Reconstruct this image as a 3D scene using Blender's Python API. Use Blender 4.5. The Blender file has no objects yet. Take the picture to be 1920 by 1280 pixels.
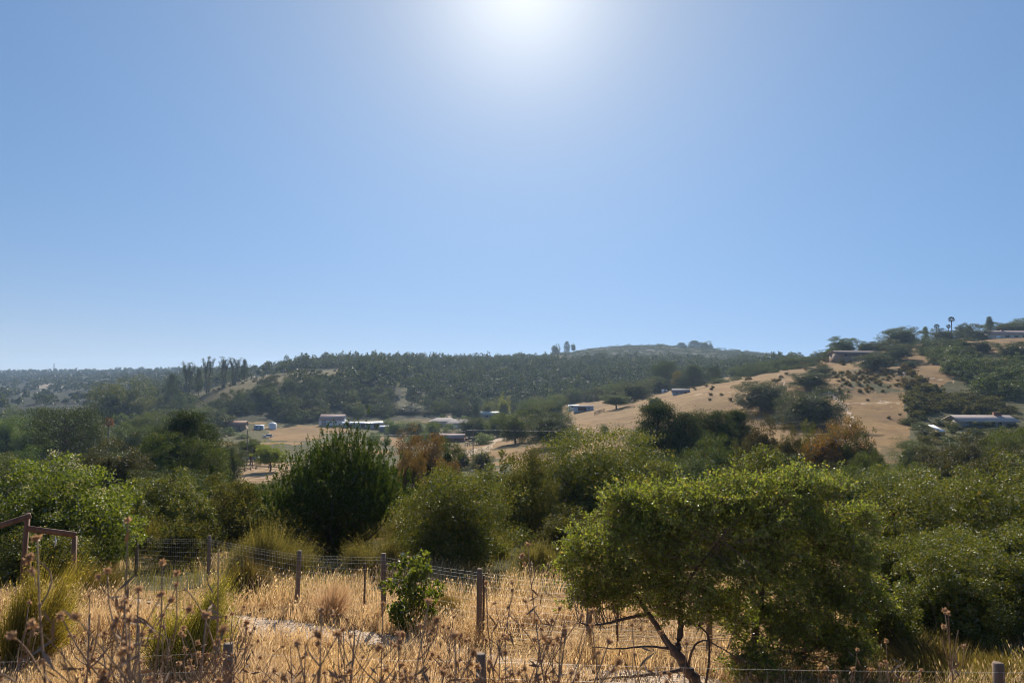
import bpy, math
import numpy as np
from math import radians, sin, cos, pi

# ------------------------------------------------------------------ camera, sky, sun, exposure
SC = bpy.context.scene
COL = SC.collection
FPX = 1280.0                    # focal length in pixels of the 1920 px wide photograph
PITCH = math.atan(60.0 / FPX)   # the eye-level line lies 60 px under the middle
CP, SP = cos(PITCH), sin(PITCH)
cam_d = bpy.data.cameras.new('camera')
cam_d.sensor_width = 36.0
cam_d.lens = 36.0 * FPX / 1920.0
cam_d.clip_start = 0.1
cam_d.clip_end = 20000.0
cam_d.dof.use_dof = True
cam_d.dof.focus_distance = 14.0
cam_d.dof.aperture_fstop = 2.6
cam = bpy.data.objects.new('camera', cam_d)
COL.objects.link(cam)
cam.rotation_euler = (pi / 2 + PITCH, 0, 0)
SC.camera = cam

SUN_EL = radians(30.8)
SUN_AZ = radians(0.9)           # to the right of straight ahead
SUN_DIR = (sin(SUN_AZ) * cos(SUN_EL), cos(SUN_AZ) * cos(SUN_EL), sin(SUN_EL))
w = bpy.data.worlds.new('World')
SC.world = w
w.use_nodes = True
nt = w.node_tree
nt.nodes.clear()
N, L = nt.nodes, nt.links
out = N.new('ShaderNodeOutputWorld')
sky = N.new('ShaderNodeTexSky')
sky.sky_type = 'NISHITA'
sky.sun_disc = False
sky.sun_elevation = SUN_EL
sky.sun_rotation = SUN_AZ
sky.altitude = 60
sky.air_density = 1.0
sky.dust_density = 0.0
sky.ozone_density = 2.2
bg = N.new('ShaderNodeBackground')
bg.inputs['Strength'].default_value = 0.0725
# the aureole of bright air round the sun, as a function of the angle from the sun
tc = N.new('ShaderNodeTexCoord')
dp = N.new('ShaderNodeVectorMath'); dp.operation = 'DOT_PRODUCT'
dp.inputs[1].default_value = SUN_DIR
L.new(tc.outputs['Generated'], dp.inputs[0])
ac = N.new('ShaderNodeMath'); ac.operation = 'ARCCOSINE'; ac.use_clamp = False
L.new(dp.outputs['Value'], ac.inputs[0])
def term(width, power, gain):
    m1 = N.new('ShaderNodeMath'); m1.operation = 'DIVIDE'; m1.inputs[1].default_value = radians(width)
    L.new(ac.outputs[0], m1.inputs[0])
    m2 = N.new('ShaderNodeMath'); m2.operation = 'POWER'; m2.inputs[1].default_value = power
    L.new(m1.outputs[0], m2.inputs[0])
    m3 = N.new('ShaderNodeMath'); m3.operation = 'MULTIPLY'; m3.inputs[1].default_value = -1.0
    L.new(m2.outputs[0], m3.inputs[0])
    m4 = N.new('ShaderNodeMath'); m4.operation = 'EXPONENT'
    L.new(m3.outputs[0], m4.inputs[0])
    m5 = N.new('ShaderNodeMath'); m5.operation = 'MULTIPLY'; m5.inputs[1].default_value = gain
    L.new(m4.outputs[0], m5.inputs[0])
    return m5
AUREOLE = [(12.5, 1.0, 6.8), (6.5, 2.0, 2.6)]
SKY_TINT = (0.88, 1.07, 1.19)
# a sky that pales only a little towards the horizon: look the sky up higher than the view direction
sx = N.new('ShaderNodeSeparateXYZ'); L.new(tc.outputs['Generated'], sx.inputs[0])
zm = N.new('ShaderNodeMath'); zm.operation = 'MULTIPLY_ADD'
zm.inputs[1].default_value = 0.5; zm.inputs[2].default_value = 0.28
L.new(sx.outputs['Z'], zm.inputs[0])
cx = N.new('ShaderNodeCombineXYZ')
L.new(sx.outputs['X'], cx.inputs[0]); L.new(sx.outputs['Y'], cx.inputs[1]); L.new(zm.outputs[0], cx.inputs[2])
nm = N.new('ShaderNodeVectorMath'); nm.operation = 'NORMALIZE'
L.new(cx.outputs[0], nm.inputs[0]); L.new(nm.outputs[0], sky.inputs['Vector'])
t1 = term(*AUREOLE[0]); t2 = term(*AUREOLE[1])
def tinted(t, c):
    m = N.new('ShaderNodeVectorMath'); m.operation = 'SCALE'
    m.inputs[0].default_value = c
    L.new(t.outputs[0], m.inputs['Scale'])
    return m
c1 = tinted(t1, (1.0, 0.80, 0.36)); c2 = tinted(t2, (1.0, 1.0, 1.0))
cm = N.new('ShaderNodeVectorMath'); cm.operation = 'ADD'
L.new(c1.outputs[0], cm.inputs[0]); L.new(c2.outputs[0], cm.inputs[1])
tn = N.new('ShaderNodeVectorMath'); tn.operation = 'MULTIPLY'
tn.inputs[1].default_value = SKY_TINT
L.new(sky.outputs[0], tn.inputs[0])
sm = N.new('ShaderNodeVectorMath'); sm.operation = 'ADD'
L.new(tn.outputs[0], sm.inputs[0]); L.new(cm.outputs[0], sm.inputs[1])
# pale air low over the horizon, more of it at the left
def mth(op, a, b):
    m = N.new('ShaderNodeMath'); m.operation = op
    for i, v in enumerate((a, b)):
        if v is None: continue
        if isinstance(v, (int, float)): m.inputs[i].default_value = v
        else: L.new(v, m.inputs[i])
    return m.outputs[0]
hz = mth('EXPONENT', mth('DIVIDE', mth('ABSOLUTE', sx.outputs['Z'], None), -0.08), None)
hf = mth('MULTIPLY', hz, mth('MULTIPLY_ADD', sx.outputs['X'], -0.6))
hf.node.inputs[1].links[0].from_node.inputs[2].default_value = 0.62
hm = N.new('ShaderNodeMix'); hm.data_type = 'RGBA'
L.new(hf, hm.inputs[0]); L.new(sm.outputs[0], hm.inputs[6]); hm.inputs[7].default_value = (6.4, 7.3, 8.0, 1)
L.new(hm.outputs[2], bg.inputs['Color'])
L.new(bg.outputs[0], out.inputs['Surface'])

sun_d = bpy.data.lights.new('sun', 'SUN')
sun_d.energy = 5.0
sun_d.angle = radians(0.53)
sun_d.color = (1.0, 0.91, 0.77)
sun = bpy.data.objects.new('sun', sun_d)
COL.objects.link(sun)
sun.rotation_euler = (pi / 2 - SUN_EL, 0, pi - SUN_AZ)   # shines from ahead of the camera towards it

SC.view_settings.view_transform = 'Standard'
SC.view_settings.look = 'None'
SC.view_settings.exposure = 0.40
SC.view_settings.gamma = 1.0
SC.cycles.filter_width = 1.0
SC.cycles.use_adaptive_sampling = False
SC.cycles.max_bounces = 10
SC.cycles.diffuse_bounces = 5
SC.cycles.transmission_bounces = 6
SC.cycles.volume_bounces = 1
SC.cycles.caustics_reflective = False
SC.cycles.caustics_refractive = False

# ------------------------------------------------------------------ helpers
rng = np.random.default_rng(7)

class MB:
    """collects vertices and faces (numpy) and links them as ONE mesh object"""
    def __init__(self):
        self.V = []; self.F = []; self.M = []; self.n = 0
    def add(self, V, F, m=0):
        V = np.asarray(V, dtype=np.float64).reshape(-1, 3)
        F = np.asarray(F, dtype=np.int64)
        self.V.append(V); self.F.append(F + self.n)
        self.M.append(np.full(len(F), m, dtype=np.int32))
        self.n += len(V)
        return self
    def mesh(self, name, mats, smooth=False):
        V = np.concatenate(self.V) if self.V else np.zeros((0, 3))
        me = bpy.data.meshes.new(name)
        me.vertices.add(len(V))
        me.vertices.foreach_set('co', V.astype(np.float32).ravel())
        loops = np.concatenate([f.ravel() for f in self.F])
        cnt = np.concatenate([np.full(len(f), f.shape[1]) for f in self.F])
        start = np.concatenate([[0], np.cumsum(cnt)[:-1]])
        me.loops.add(len(loops))
        me.loops.foreach_set('vertex_index', loops.astype(np.int32))
        me.polygons.add(len(cnt))
        me.polygons.foreach_set('loop_start', start.astype(np.int32))
        me.polygons.foreach_set('material_index', np.concatenate(self.M))
        if smooth:
            me.polygons.foreach_set('use_smooth', np.ones(len(cnt), dtype=bool))
        if not isinstance(mats, (list, tuple)):
            mats = [mats]
        for m in mats:
            me.materials.append(m)
        me.update(calc_edges=True)
        return me
    def build(self, name, mats, parent=None, smooth=False, loc=(0, 0, 0)):
        return link(name, self.mesh(name, mats, smooth), parent, loc)

def link(name, data, parent=None, loc=(0, 0, 0)):
    o = bpy.data.objects.new(name, data)
    COL.objects.link(o)
    o.location = loc
    if parent is not None:
        o.parent = parent
    return o

def tag(o, label=None, cat=None, group=None, kind=None):
    if label: o['label'] = label
    if cat: o['category'] = cat
    if group: o['group'] = group
    if kind: o['kind'] = kind
    return o

def thing(name, label, cat, loc, rz=0.0, group=None):
    o = link(name, None, None, loc)
    o.rotation_euler = (0, 0, rz)
    return tag(o, label, cat, group)

def box_vf(x0, x1, y0, y1, z0, z1):
    V = [(x0, y0, z0), (x1, y0, z0), (x1, y1, z0), (x0, y1, z0), (x0, y0, z1), (x1, y0, z1), (x1, y1, z1), (x0, y1, z1)]
    F = [(3, 2, 1, 0), (4, 5, 6, 7), (0, 1, 5, 4), (1, 2, 6, 5), (2, 3, 7, 6), (3, 0, 4, 7)]
    return V, F

def add_box(mb, x0, x1, y0, y1, z0, z1, m=0):
    mb.add(*box_vf(x0, x1, y0, y1, z0, z1), m)

def tube_vf(P, R, k=6):
    P = np.asarray(P, float); n = len(P)
    R = np.broadcast_to(np.asarray(R, float), (n,))
    T = np.gradient(P, axis=0)
    T /= np.linalg.norm(T, axis=1, keepdims=True) + 1e-9
    ref = np.where(np.abs(T[:, 2:3]) > 0.9, np.array([[1.0, 0, 0]]), np.array([[0, 0, 1.0]]))
    A = np.cross(T, ref); A /= np.linalg.norm(A, axis=1, keepdims=True) + 1e-9
    B = np.cross(T, A)
    an = np.arange(k) * 2 * pi / k
    V = P[:, None, :] + R[:, None, None] * (np.cos(an)[None, :, None] * A[:, None, :] + np.sin(an)[None, :, None] * B[:, None, :])
    V = V.reshape(-1, 3)
    i = np.arange(n - 1)[:, None] * k; j = np.arange(k)[None, :]; j2 = (j + 1) % k
    F = np.stack([i + j, i + j2, i + k + j2, i + k + j], -1).reshape(-1, 4)
    return V, F

def add_tube(mb, P, R, k=6, m=0, cap=True):
    V, F = tube_vf(P, R, k)
    mb.add(V, F, m)
    if cap:
        n = len(P)
        mb.F.append(np.array([list(range((n - 1) * k, n * k))]) + mb.n - len(V)); mb.M.append(np.array([m], dtype=np.int32))

def cards(P, A, B):
    """diamond leaves with centre P, half length A, half width B"""
    n = len(P)
    V = np.stack([P - A, P + B * 1.0 + A * 0.1, P + A, P - B * 1.0 + A * 0.1], 1).reshape(-1, 3)
    F = np.arange(n * 4).reshape(n, 4)
    return V, F

def runit(n, r=None):
    r = r or rng
    v = r.normal(size=(n, 3))
    return v / (np.linalg.norm(v, axis=1, keepdims=True) + 1e-9)

def leaf_cards(P, L, asp=0.5, up=0.0, r=None, out=None, outw=0.0):
    n = len(P)
    a = runit(n, r); a[:, 2] += up
    if out is not None:
        a = a + out * outw
    a /= np.linalg.norm(a, axis=1, keepdims=True) + 1e-9
    b = np.cross(a, runit(n, r)); b /= np.linalg.norm(b, axis=1, keepdims=True) + 1e-9
    L = np.broadcast_to(np.asarray(L, float), (n,))[:, None] * rng.uniform(0.7, 1.25, (n, 1))
    return cards(P, a * L * 0.5, b * L * 0.5 * asp)

def crown_points(blobs, n_clump, n_leaf, cr, shell=(0.55, 1.0), flat=0.75, below=0.35):
    """leaf positions: blobs -> clumps on their skins -> leaves round each clump"""
    bl = np.array(blobs, float)
    wt = (bl[:, 3] * bl[:, 4] * bl[:, 5]) ** (2 / 3.0); wt /= wt.sum()
    k = rng.choice(len(bl), n_clump, p=wt)
    d = runit(n_clump)
    flip = (d[:, 2] < -0.15) & (rng.random(n_clump) > below)
    d[flip, 2] *= -1
    rr = rng.uniform(shell[0], shell[1], (n_clump, 1)) ** 0.7
    C = bl[k, :3] + d * bl[k, 3:6] * rr
    size = rng.uniform(0.55, 1.3, n_clump)
    idx = np.repeat(np.arange(n_clump), np.maximum(1, (n_leaf * size ** 2).astype(int)))
    off = rng.normal(size=(len(idx), 3))
    off /= np.maximum(1.0, np.linalg.norm(off, axis=1, keepdims=True) / 1.7)
    off[:, 2] *= flat
    P = C[idx] + off * (cr * size[idx])[:, None]
    return P, C

def dome_points(n_clump, n_leaf, cr, low=0.0, lump=0.25, top=0.6, shell=0.6, square=0.8, flat=0.8):
    """leaves of a full rounded crown 1 wide and 1 high: clumps through the outer shell of a lumpy dome"""
    e = runit(n_clump)
    K = rng.normal(size=(5, 3)) * 3.2; ph = rng.uniform(0, 6.28, 5)
    lum = 1 + lump * np.sin(e @ K.T + ph).mean(1) * 2.0
    rr = (shell + (1 - shell) * rng.random(n_clump) ** 0.6) * lum
    r2 = np.hypot(e[:, 0], e[:, 1]) + 1e-9
    h = np.sign(e[:, 2]) * np.abs(e[:, 2]) ** square; q = r2 ** square / r2
    C = np.stack([e[:, 0] * q * rr * 0.44, e[:, 1] * q * rr * 0.44, np.where(h > 0, h * top, h * (1 - top)) * rr + (1 - top)], 1)
    size = rng.uniform(0.55, 1.35, n_clump)
    idx = np.repeat(np.arange(n_clump), np.maximum(1, (n_leaf * size ** 2).astype(int)))
    off = rng.normal(size=(len(idx), 3)); off /= np.maximum(1.0, np.linalg.norm(off, axis=1, keepdims=True) / 1.6)
    P = C[idx] + off * (cr * size[idx])[:, None] * np.array([1, 1, flat])
    z = np.quantile(P[:, 2], [0.01, 0.992]); f = lambda a: low + (a - z[0]) * (1 - low) / (z[1] - z[0])
    P[:, 2] = f(P[:, 2]); C[:, 2] = f(C[:, 2])
    xr = np.quantile(P[:, 0], [0.012, 0.988]); k = xr[1] - xr[0]
    P[:, :2] /= k; C[:, :2] /= k
    return P, C

def core_points(n, low=0.0, top=0.6, k=0.62):
    """inner twigs and leaves of a dome crown"""
    e = runit(n) * (rng.random((n, 1)) ** (1 / 3.0)) * k
    z = low + (1 - low) * np.clip(0.40 + e[:, 2] * np.where(e[:, 2] > 0, top, 0.42), 0.02, 1)
    return np.stack([e[:, 0] * 0.5, e[:, 1] * 0.5, z], 1)

def ray(px, py):
    """point of the view line through a photograph pixel, at depth 1"""
    u = (px - 960.0) / FPX; v = (640.0 - py) / FPX
    den = CP - v * SP
    return np.array([u / den, 1.0, (SP + v * CP) / den])

def at(px, py, d):
    return ray(px, py) * d

# value noise for shaping the land
_G = np.random.default_rng(3).random((64, 64))
def vnoise(x, y):
    xi = np.floor(x).astype(int); yi = np.floor(y).astype(int)
    fx = x - xi; fy = y - yi
    fx = fx * fx * (3 - 2 * fx); fy = fy * fy * (3 - 2 * fy)
    g = lambda a, b: _G[a % 64, b % 64]
    return (g(xi, yi) * (1 - fx) + g(xi + 1, yi) * fx) * (1 - fy) + (g(xi, yi + 1) * (1 - fx) + g(xi + 1, yi + 1) * fx) * fy - 0.5
def fbm(x, y, o=4):
    s = 0.0; a = 1.0
    for i in range(o):
        s = s + a * vnoise(x * 2 ** i + 17.3 * i, y * 2 ** i + 5.7 * i); a *= 0.5
    return s

# ------------------------------------------------------------------ the land, a height for every place
DEP = np.array([0, 3, 7, 10, 15, 20, 30, 45, 70, 100, 140, 200, 260, 320, 400, 480, 560, 700, 850, 1000, 1300, 1700, 2200, 2800.0])
NEARZ = [-1.7, -2.75, -4.0, -4.55, -5.05, -5.8, -7.1, -9.2]
COLS = {
 -700: [-14, -18, -22, -26, -29, -31, -32, -33, -33, -33, -33, -32, -25, -12, 2, 2],
    0: [-14, -18, -22, -26, -29, -31, -32, -33, -33, -33, -33, -31, -24, -12, 1, 2],
  240: [-14, -18, -22, -26, -29, -31, -32, -32, -31, -28, -22, -16, -8, -2, 6, 7],
  360: [-14, -18, -21, -25, -28, -30, -28, -19, -17, -14, -10, -6, 0, 4, 10, 10],
  440: [-14, -18, -20, -24, -28, -30, -24, -5, -6, -7, -7, -5, -2, 1, 9, 9],
 510: [-14, -18, -20, -24, -28, -30, -26, -5, -4, -5, -3, -1, 1, 4, 12, 12],
  570: [-14, -18, -20, -24, -28, -30, -28, -8, 3, 7, 11, 11, 11, 12, 16, 16],
  640: [-14, -18, -20, -24, -28, -30, -29, -12, 3, 9, 12.5, 12, 12, 13, 18, 18],
  720: [-14, -18, -21, -25, -29, -31, -31, -18, 0, 7, 11, 12, 13, 14, 18, 18],
  860: [-14, -18, -21, -24, -28, -30, -30, -26, -14, 4, 11, 14, 16, 16, 18, 18],
  960: [-14, -17, -20, -22, -25, -27, -28, -27, -14, 2, 11, 15, 24, 20, 18, 18],
 1060: [-14, -17, -18.5, -20, -19, -18, -20, -21, -14, 1, 14, 20, 39, 34, 18, 18],
 1150: [-14, -17, -18, -18.5, -17, -15, -17, -18, -13, 2, 16, 24, 56, 46, 18, 18],
 1240: [-14, -17, -18, -18, -14, -11, -12, -14, -10, 2, 16, 24, 55, 44, 18, 18],
 1320: [-14, -17, -18, -17, -12, -6, -5.5, -8, -6, 2, 14, 22, 50, 40, 18, 18],
 1400: [-14, -17, -17.5, -16, -9.5, -2, 0, -2, -3, 3, 12, 18, 40, 34, 18, 18],
 1480: [-14, -17, -17, -15, -7.5, 0, 5, 5, 3, 4, 10, 16, 33, 30, 18, 18],
 1600: [-14, -17, -18, -14, -5, 3, 11, 14, 13, 10, 12, 20, 20, 18, 18, 18],
 1750: [-14, -17, -18, -15, -4, 5.5, 15, 23, 24, 22, 20, 18, 18, 18, 18, 18],
 1850: [-14, -17, -17.5, -15, -6, 6.5, 19, 27, 28, 28, 26, 24, 22, 20, 18, 18],
 1950: [-14, -17, -18, -15, -5, 8, 22, 31, 33, 33, 30, 28, 24, 20, 18, 18],
 2700: [-13, -15, -16, -12, -2, 12, 26, 36, 40, 40, 38, 34, 28, 22, 18, 18],
}
_CX = np.array([(k - 960) / FPX for k in COLS]); _TZ = np.array([NEARZ + v for v in COLS.values()])
_LD = np.log(DEP + 4.0)
GC = np.linspace(-1.3, 1.36, 400); GL = np.linspace(_LD[0], _LD[-1], 420)
_t1 = np.stack([np.interp(GL, _LD, row) for row in _TZ])           # columns x fine depth
_TG = np.stack([np.interp(GC, _CX, _t1[:, j]) for j in range(len(GL))], 1)
def _smooth(a, s, ax):
    k = np.exp(-0.5 * (np.arange(-3 * s, 3 * s + 1) / s) ** 2); k /= k.sum()
    pad = [(0, 0), (0, 0)]; pad[ax] = (3 * s, 3 * s)
    return np.apply_along_axis(lambda r: np.convolve(r, k, 'valid'), ax, np.pad(a, pad, mode='edge'))
_TG = _smooth(_smooth(_TG, 7, 0), 3, 1)

def ground(x, y):
    x = np.asarray(x, float); y = np.asarray(y, float)
    c = np.clip(x / np.maximum(y, 4.0), GC[0], GC[-1]); d = np.clip(y, 0, 2790)
    i = np.clip((c - GC[0]) / (GC[1] - GC[0]), 0, len(GC) - 1.001)
    j = np.clip((np.log(d + 4.0) - GL[0]) / (GL[1] - GL[0]), 0, len(GL) - 1.001)
    i0 = i.astype(int); j0 = j.astype(int); fi = i - i0; fj = j - j0
    z = (_TG[i0, j0] * (1 - fi) + _TG[i0 + 1, j0] * fi) * (1 - fj) + (_TG[i0, j0 + 1] * (1 - fi) + _TG[i0 + 1, j0 + 1] * fi) * fj
    z = z + fbm(x / 3.1, y / 3.1, 3) * 0.18 + fbm(x / 40.0 + 9, y / 40.0, 4) * np.clip((y - 60) / 300.0, 0, 1) * 3.0
    return z
def gz(x, y):
    return float(ground(np.array([x]), np.array([y]))[0])
def spot(px, d):
    """point of the ground on the column of pixels px, at depth d"""
    x = (px - 960) / FPX * d
    for _ in range(3):
        z = gz(x, d)
        v = (z / d * CP - SP) / (CP + z / d * SP)
        x = (px - 960) / FPX * d / (CP - v * SP) * 1.0
    return x, d, gz(x, d)
def depth_for(px, row, d0=125.0, d1=470.0):
    """depth at which the ground in a pixel column first rises to a given row"""
    d = np.linspace(d0, d1, 240); x = (px - 960) / FPX * d
    r = to_px(x, d, ground(x, d))[1]
    k = np.nonzero(r <= row)[0]
    return float(d[k[0]]) if len(k) else d1
def to_px(x, y, z):
    """photograph pixel of a point"""
    f = y * CP + z * SP; u = -y * SP + z * CP
    return 960 + FPX * x / f, 640 - FPX * u / f

# ------------------------------------------------------------------ materials
def mat(name):
    m = bpy.data.materials.new(name); m.use_nodes = True
    m.node_tree.nodes.clear()
    o = m.node_tree.nodes.new('ShaderNodeOutputMaterial')
    return m, m.node_tree.nodes, m.node_tree.links, o

def mixc(N, L, fac, a, b, mode='MIX'):
    x = N.new('ShaderNodeMix'); x.data_type = 'RGBA'; x.blend_type = mode
    for sock, v in ((x.inputs[0], fac), (x.inputs[6], a), (x.inputs[7], b)):
        if hasattr(v, 'links') or hasattr(v, 'is_linked'):
            L.new(v, sock)
        elif isinstance(v, (int, float)):
            sock.default_value = v
        else:
            sock.default_value = tuple(v) + (1,) if len(v) == 3 else v
    return x.outputs[2]

def noise(N, L, scale, detail=4, vec=None, rough=0.55):
    n = N.new('ShaderNodeTexNoise'); n.inputs['Scale'].default_value = scale
    n.inputs['Detail'].default_value = detail; n.inputs['Roughness'].default_value = rough
    if vec is not None: L.new(vec, n.inputs['Vector'])
    return n.outputs['Fac']

def ramp(N, L, fac, stops):
    r = N.new('ShaderNodeValToRGB'); L.new(fac, r.inputs[0])
    e = r.color_ramp.elements
    e[0].position, e[0].color = stops[0][0], tuple(stops[0][1]) + (1,)
    e[1].position, e[1].color = stops[-1][0], tuple(stops[-1][1]) + (1,)
    for p, c in stops[1:-1]:
        q = e.new(p); q.color = tuple(c) + (1,)
    return r.outputs[0]

def rmap(N, L, fac, a, b, c=0.0, d=1.0):
    r = N.new('ShaderNodeMapRange'); L.new(fac, r.inputs[0])
    for i, v in enumerate((a, b, c, d)): r.inputs[i + 1].default_value = v
    return r.outputs[0]

def leaf_mat(name, stops, trans=0.32, tcol=(1.3, 1.25, 0.5), gloss=0.025, rough=0.6, clump=1.2, dead=None):
    """leaves: a random colour for every leaf, light shining through them"""
    m, N, L, o = mat(name)
    g = N.new('ShaderNodeNewGeometry'); oi = N.new('ShaderNodeObjectInfo'); t = N.new('ShaderNodeTexCoord')
    c = ramp(N, L, g.outputs['Random Per Island'], stops)
    nz = noise(N, L, clump, 3, t.outputs['Object'])
    c = mixc(N, L, rmap(N, L, nz, 0.35, 0.65, 0.0, 0.6), c, (1.25, 1.15, 0.75), 'MULTIPLY')
    if dead:
        nd = noise(N, L, clump * 0.6, 2, t.outputs['Object'])
        c = mixc(N, L, rmap(N, L, nd, dead[0], dead[0] + 0.12), c, dead[1])
    c = mixc(N, L, 1.0, c, oi.outputs['Color'], 'MULTIPLY')
    tc_ = mixc(N, L, 1.0, c, tcol, 'MULTIPLY')
    d = N.new('ShaderNodeBsdfDiffuse'); L.new(c, d.inputs[0])
    tr = N.new('ShaderNodeBsdfTranslucent'); L.new(tc_, tr.inputs[0])
    m1 = N.new('ShaderNodeMixShader'); m1.inputs[0].default_value = trans
    L.new(d.outputs[0], m1.inputs[1]); L.new(tr.outputs[0], m1.inputs[2])
    gl = N.new('ShaderNodeBsdfGlossy'); gl.inputs['Roughness'].default_value = rough
    gl.inputs['Color'].default_value = (1, 1, 1, 1)
    fr = N.new('ShaderNodeFresnel'); fr.inputs['IOR'].default_value = 1.42
    fm = N.new('ShaderNodeMath'); fm.operation = 'MULTIPLY'; fm.inputs[1].default_value = min(0.9, gloss * 4.5)
    L.new(fr.outputs[0], fm.inputs[0])
    m2 = N.new('ShaderNodeMixShader'); L.new(fm.outputs[0], m2.inputs[0])
    L.new(m1.outputs[0], m2.inputs[1]); L.new(gl.outputs[0], m2.inputs[2])
    L.new(m2.outputs[0], o.inputs['Surface'])
    return m

def solid(name, a, b=None, scale=3.0, rough=0.8, bump=0.0, stretch=(1, 1, 1), spec=0.3, metal=0.0, detail=5, coord='Object'):
    """a surface of two mottled colours"""
    m, N, L, o = mat(name)
    p = N.new('ShaderNodeBsdfPrincipled'); t = N.new('ShaderNodeTexCoord'); mp = N.new('ShaderNodeMapping')
    mp.inputs['Scale'].default_value = stretch
    L.new(t.outputs[coord], mp.inputs[0])
    nz = noise(N, L, scale, detail, mp.outputs[0])
    oi = N.new('ShaderNodeObjectInfo')
    c = mixc(N, L, rmap(N, L, nz, 0.3, 0.7), a, b or tuple(x * 0.7 for x in a))
    c = mixc(N, L, 1.0, c, oi.outputs['Color'], 'MULTIPLY')
    L.new(c, p.inputs['Base Color'])
    p.inputs['Roughness'].default_value = rough
    p.inputs['Specular IOR Level'].default_value = spec
    p.inputs['Metallic'].default_value = metal
    if bump:
        bp = N.new('ShaderNodeBump'); bp.inputs['Strength'].default_value = bump; bp.inputs['Distance'].default_value = 0.05
        L.new(nz, bp.inputs['Height']); L.new(bp.outputs[0], p.inputs['Normal'])
    L.new(p.outputs[0], o.inputs['Surface'])
    return m

OAK = leaf_mat('oak_leaves', [(0, (0.052, 0.071, 0.023)), (0.5, (0.090, 0.119, 0.034)), (0.85, (0.134, 0.170, 0.046)), (1, (0.234, 0.204, 0.066))], clump=6)
NEAROAK = leaf_mat('near_oak_leaves', [(0, (0.067, 0.084, 0.023)), (0.5, (0.127, 0.148, 0.031)), (0.9, (0.194, 0.211, 0.050)), (1, (0.297, 0.197, 0.084))], trans=0.38, gloss=0.03, rough=0.6, clump=1.1)
FRONTOAK = leaf_mat('foreground_oak_leaves', [(0, (0.115, 0.141, 0.042)), (0.5, (0.211, 0.263, 0.062)), (0.9, (0.307, 0.363, 0.095)), (1, (0.461, 0.343, 0.146))], trans=0.46, gloss=0.035, rough=0.5, clump=1.1)
PINE = leaf_mat('pine_needles', [(0, (0.031, 0.052, 0.023)), (0.6, (0.061, 0.086, 0.033)), (1, (0.121, 0.147, 0.049))], trans=0.3, clump=6)
EUC = leaf_mat('eucalyptus_leaves', [(0, (0.057, 0.069, 0.033)), (0.5, (0.092, 0.103, 0.044)), (0.9, (0.138, 0.132, 0.055)), (1, (0.230, 0.149, 0.055))], clump=5)
RUST = leaf_mat('rusty_leaves', [(0, (0.105, 0.108, 0.030)), (0.5, (0.180, 0.135, 0.036)), (1, (0.390, 0.176, 0.042))], clump=5, dead=(0.5, (0.24, 0.12, 0.03)))
BROWN = leaf_mat('brown_leaves', [(0, (0.110, 0.074, 0.032)), (0.6, (0.187, 0.110, 0.053)), (1, (0.264, 0.147, 0.063))], clump=5)
LIME = leaf_mat('bright_leaves', [(0, (0.060, 0.090, 0.019)), (0.5, (0.110, 0.153, 0.026)), (1, (0.200, 0.216, 0.065))], trans=0.6, gloss=0.03, clump=1.4)
SHOOT = leaf_mat('shoot_needles', [(0, (0.037, 0.060, 0.017)), (0.6, (0.069, 0.102, 0.024)), (1, (0.125, 0.156, 0.036))], trans=0.45, gloss=0.025, clump=0.9)
OLIVE = leaf_mat('scrub_leaves', [(0, (0.07, 0.075, 0.03)), (0.5, (0.11, 0.115, 0.04)), (0.9, (0.16, 0.15, 0.055)), (1, (0.24, 0.18, 0.09))], trans=0.4, gloss=0.008, clump=2.0)
BROOM = leaf_mat('broom_twigs', [(0, (0.090, 0.086, 0.039)), (0.5, (0.171, 0.159, 0.072)), (1, (0.288, 0.232, 0.132))], trans=0.45, gloss=0.006, clump=1.5)
STRAW = leaf_mat('dry_grass', [(0, (0.388, 0.289, 0.182)), (0.5, (0.632, 0.483, 0.311)), (0.9, (0.755, 0.610, 0.429)), (1, (0.816, 0.707, 0.536))], trans=0.5, tcol=(1.1, 1.0, 0.85), gloss=0.012, clump=0.7)
FLOWER = leaf_mat('pale_flowers', [(0, (0.5, 0.46, 0.26)), (1, (0.68, 0.62, 0.4))], trans=0.4, tcol=(1.0, 1.0, 0.8), gloss=0.02)
THISTLE = leaf_mat('seed_heads', [(0, (0.34, 0.21, 0.12)), (0.6, (0.5, 0.34, 0.22)), (1, (0.66, 0.5, 0.36))], trans=0.4, tcol=(1.1, 1.0, 0.85), gloss=0.02, clump=9)
WEED = leaf_mat('brown_weeds', [(0, (0.130, 0.088, 0.066)), (0.6, (0.260, 0.175, 0.132)), (1, (0.468, 0.338, 0.240))], trans=0.25, tcol=(1.1, 1.0, 0.9), gloss=0.01)
STALK = solid('dry_stalk', (0.17, 0.11, 0.07), (0.32, 0.22, 0.15), 14, 0.85)
BARK = solid('oak_bark', (0.075, 0.05, 0.04), (0.16, 0.12, 0.095), 9, 0.9, 0.6, (1, 1, 0.35))
GREYBARK = solid('grey_bark', (0.14, 0.12, 0.10), (0.26, 0.23, 0.2), 6, 0.9, 0.4, (1, 1, 0.3))
POSTWOOD = solid('weathered_wood', (0.14, 0.10, 0.075), (0.26, 0.19, 0.14), 12, 0.85, 0.5, (1, 1, 0.12))
REDWOOD = solid('red_brown_wood', (0.15, 0.08, 0.05), (0.24, 0.135, 0.085), 8, 0.7, 0.4, (1, 1, 0.15))
WIRE = solid('galvanised_wire', (0.72, 0.69, 0.65), (0.6, 0.57, 0.53), 20, 0.5, 0, spec=0.4, metal=0.1)
RUSTSTEEL = solid('rusty_steel', (0.09, 0.05, 0.035), (0.16, 0.10, 0.07), 18, 0.7, 0.2)
WHITE = solid('white_paint', (0.78, 0.79, 0.8), (0.68, 0.69, 0.72), 0.8, 0.6)
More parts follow.
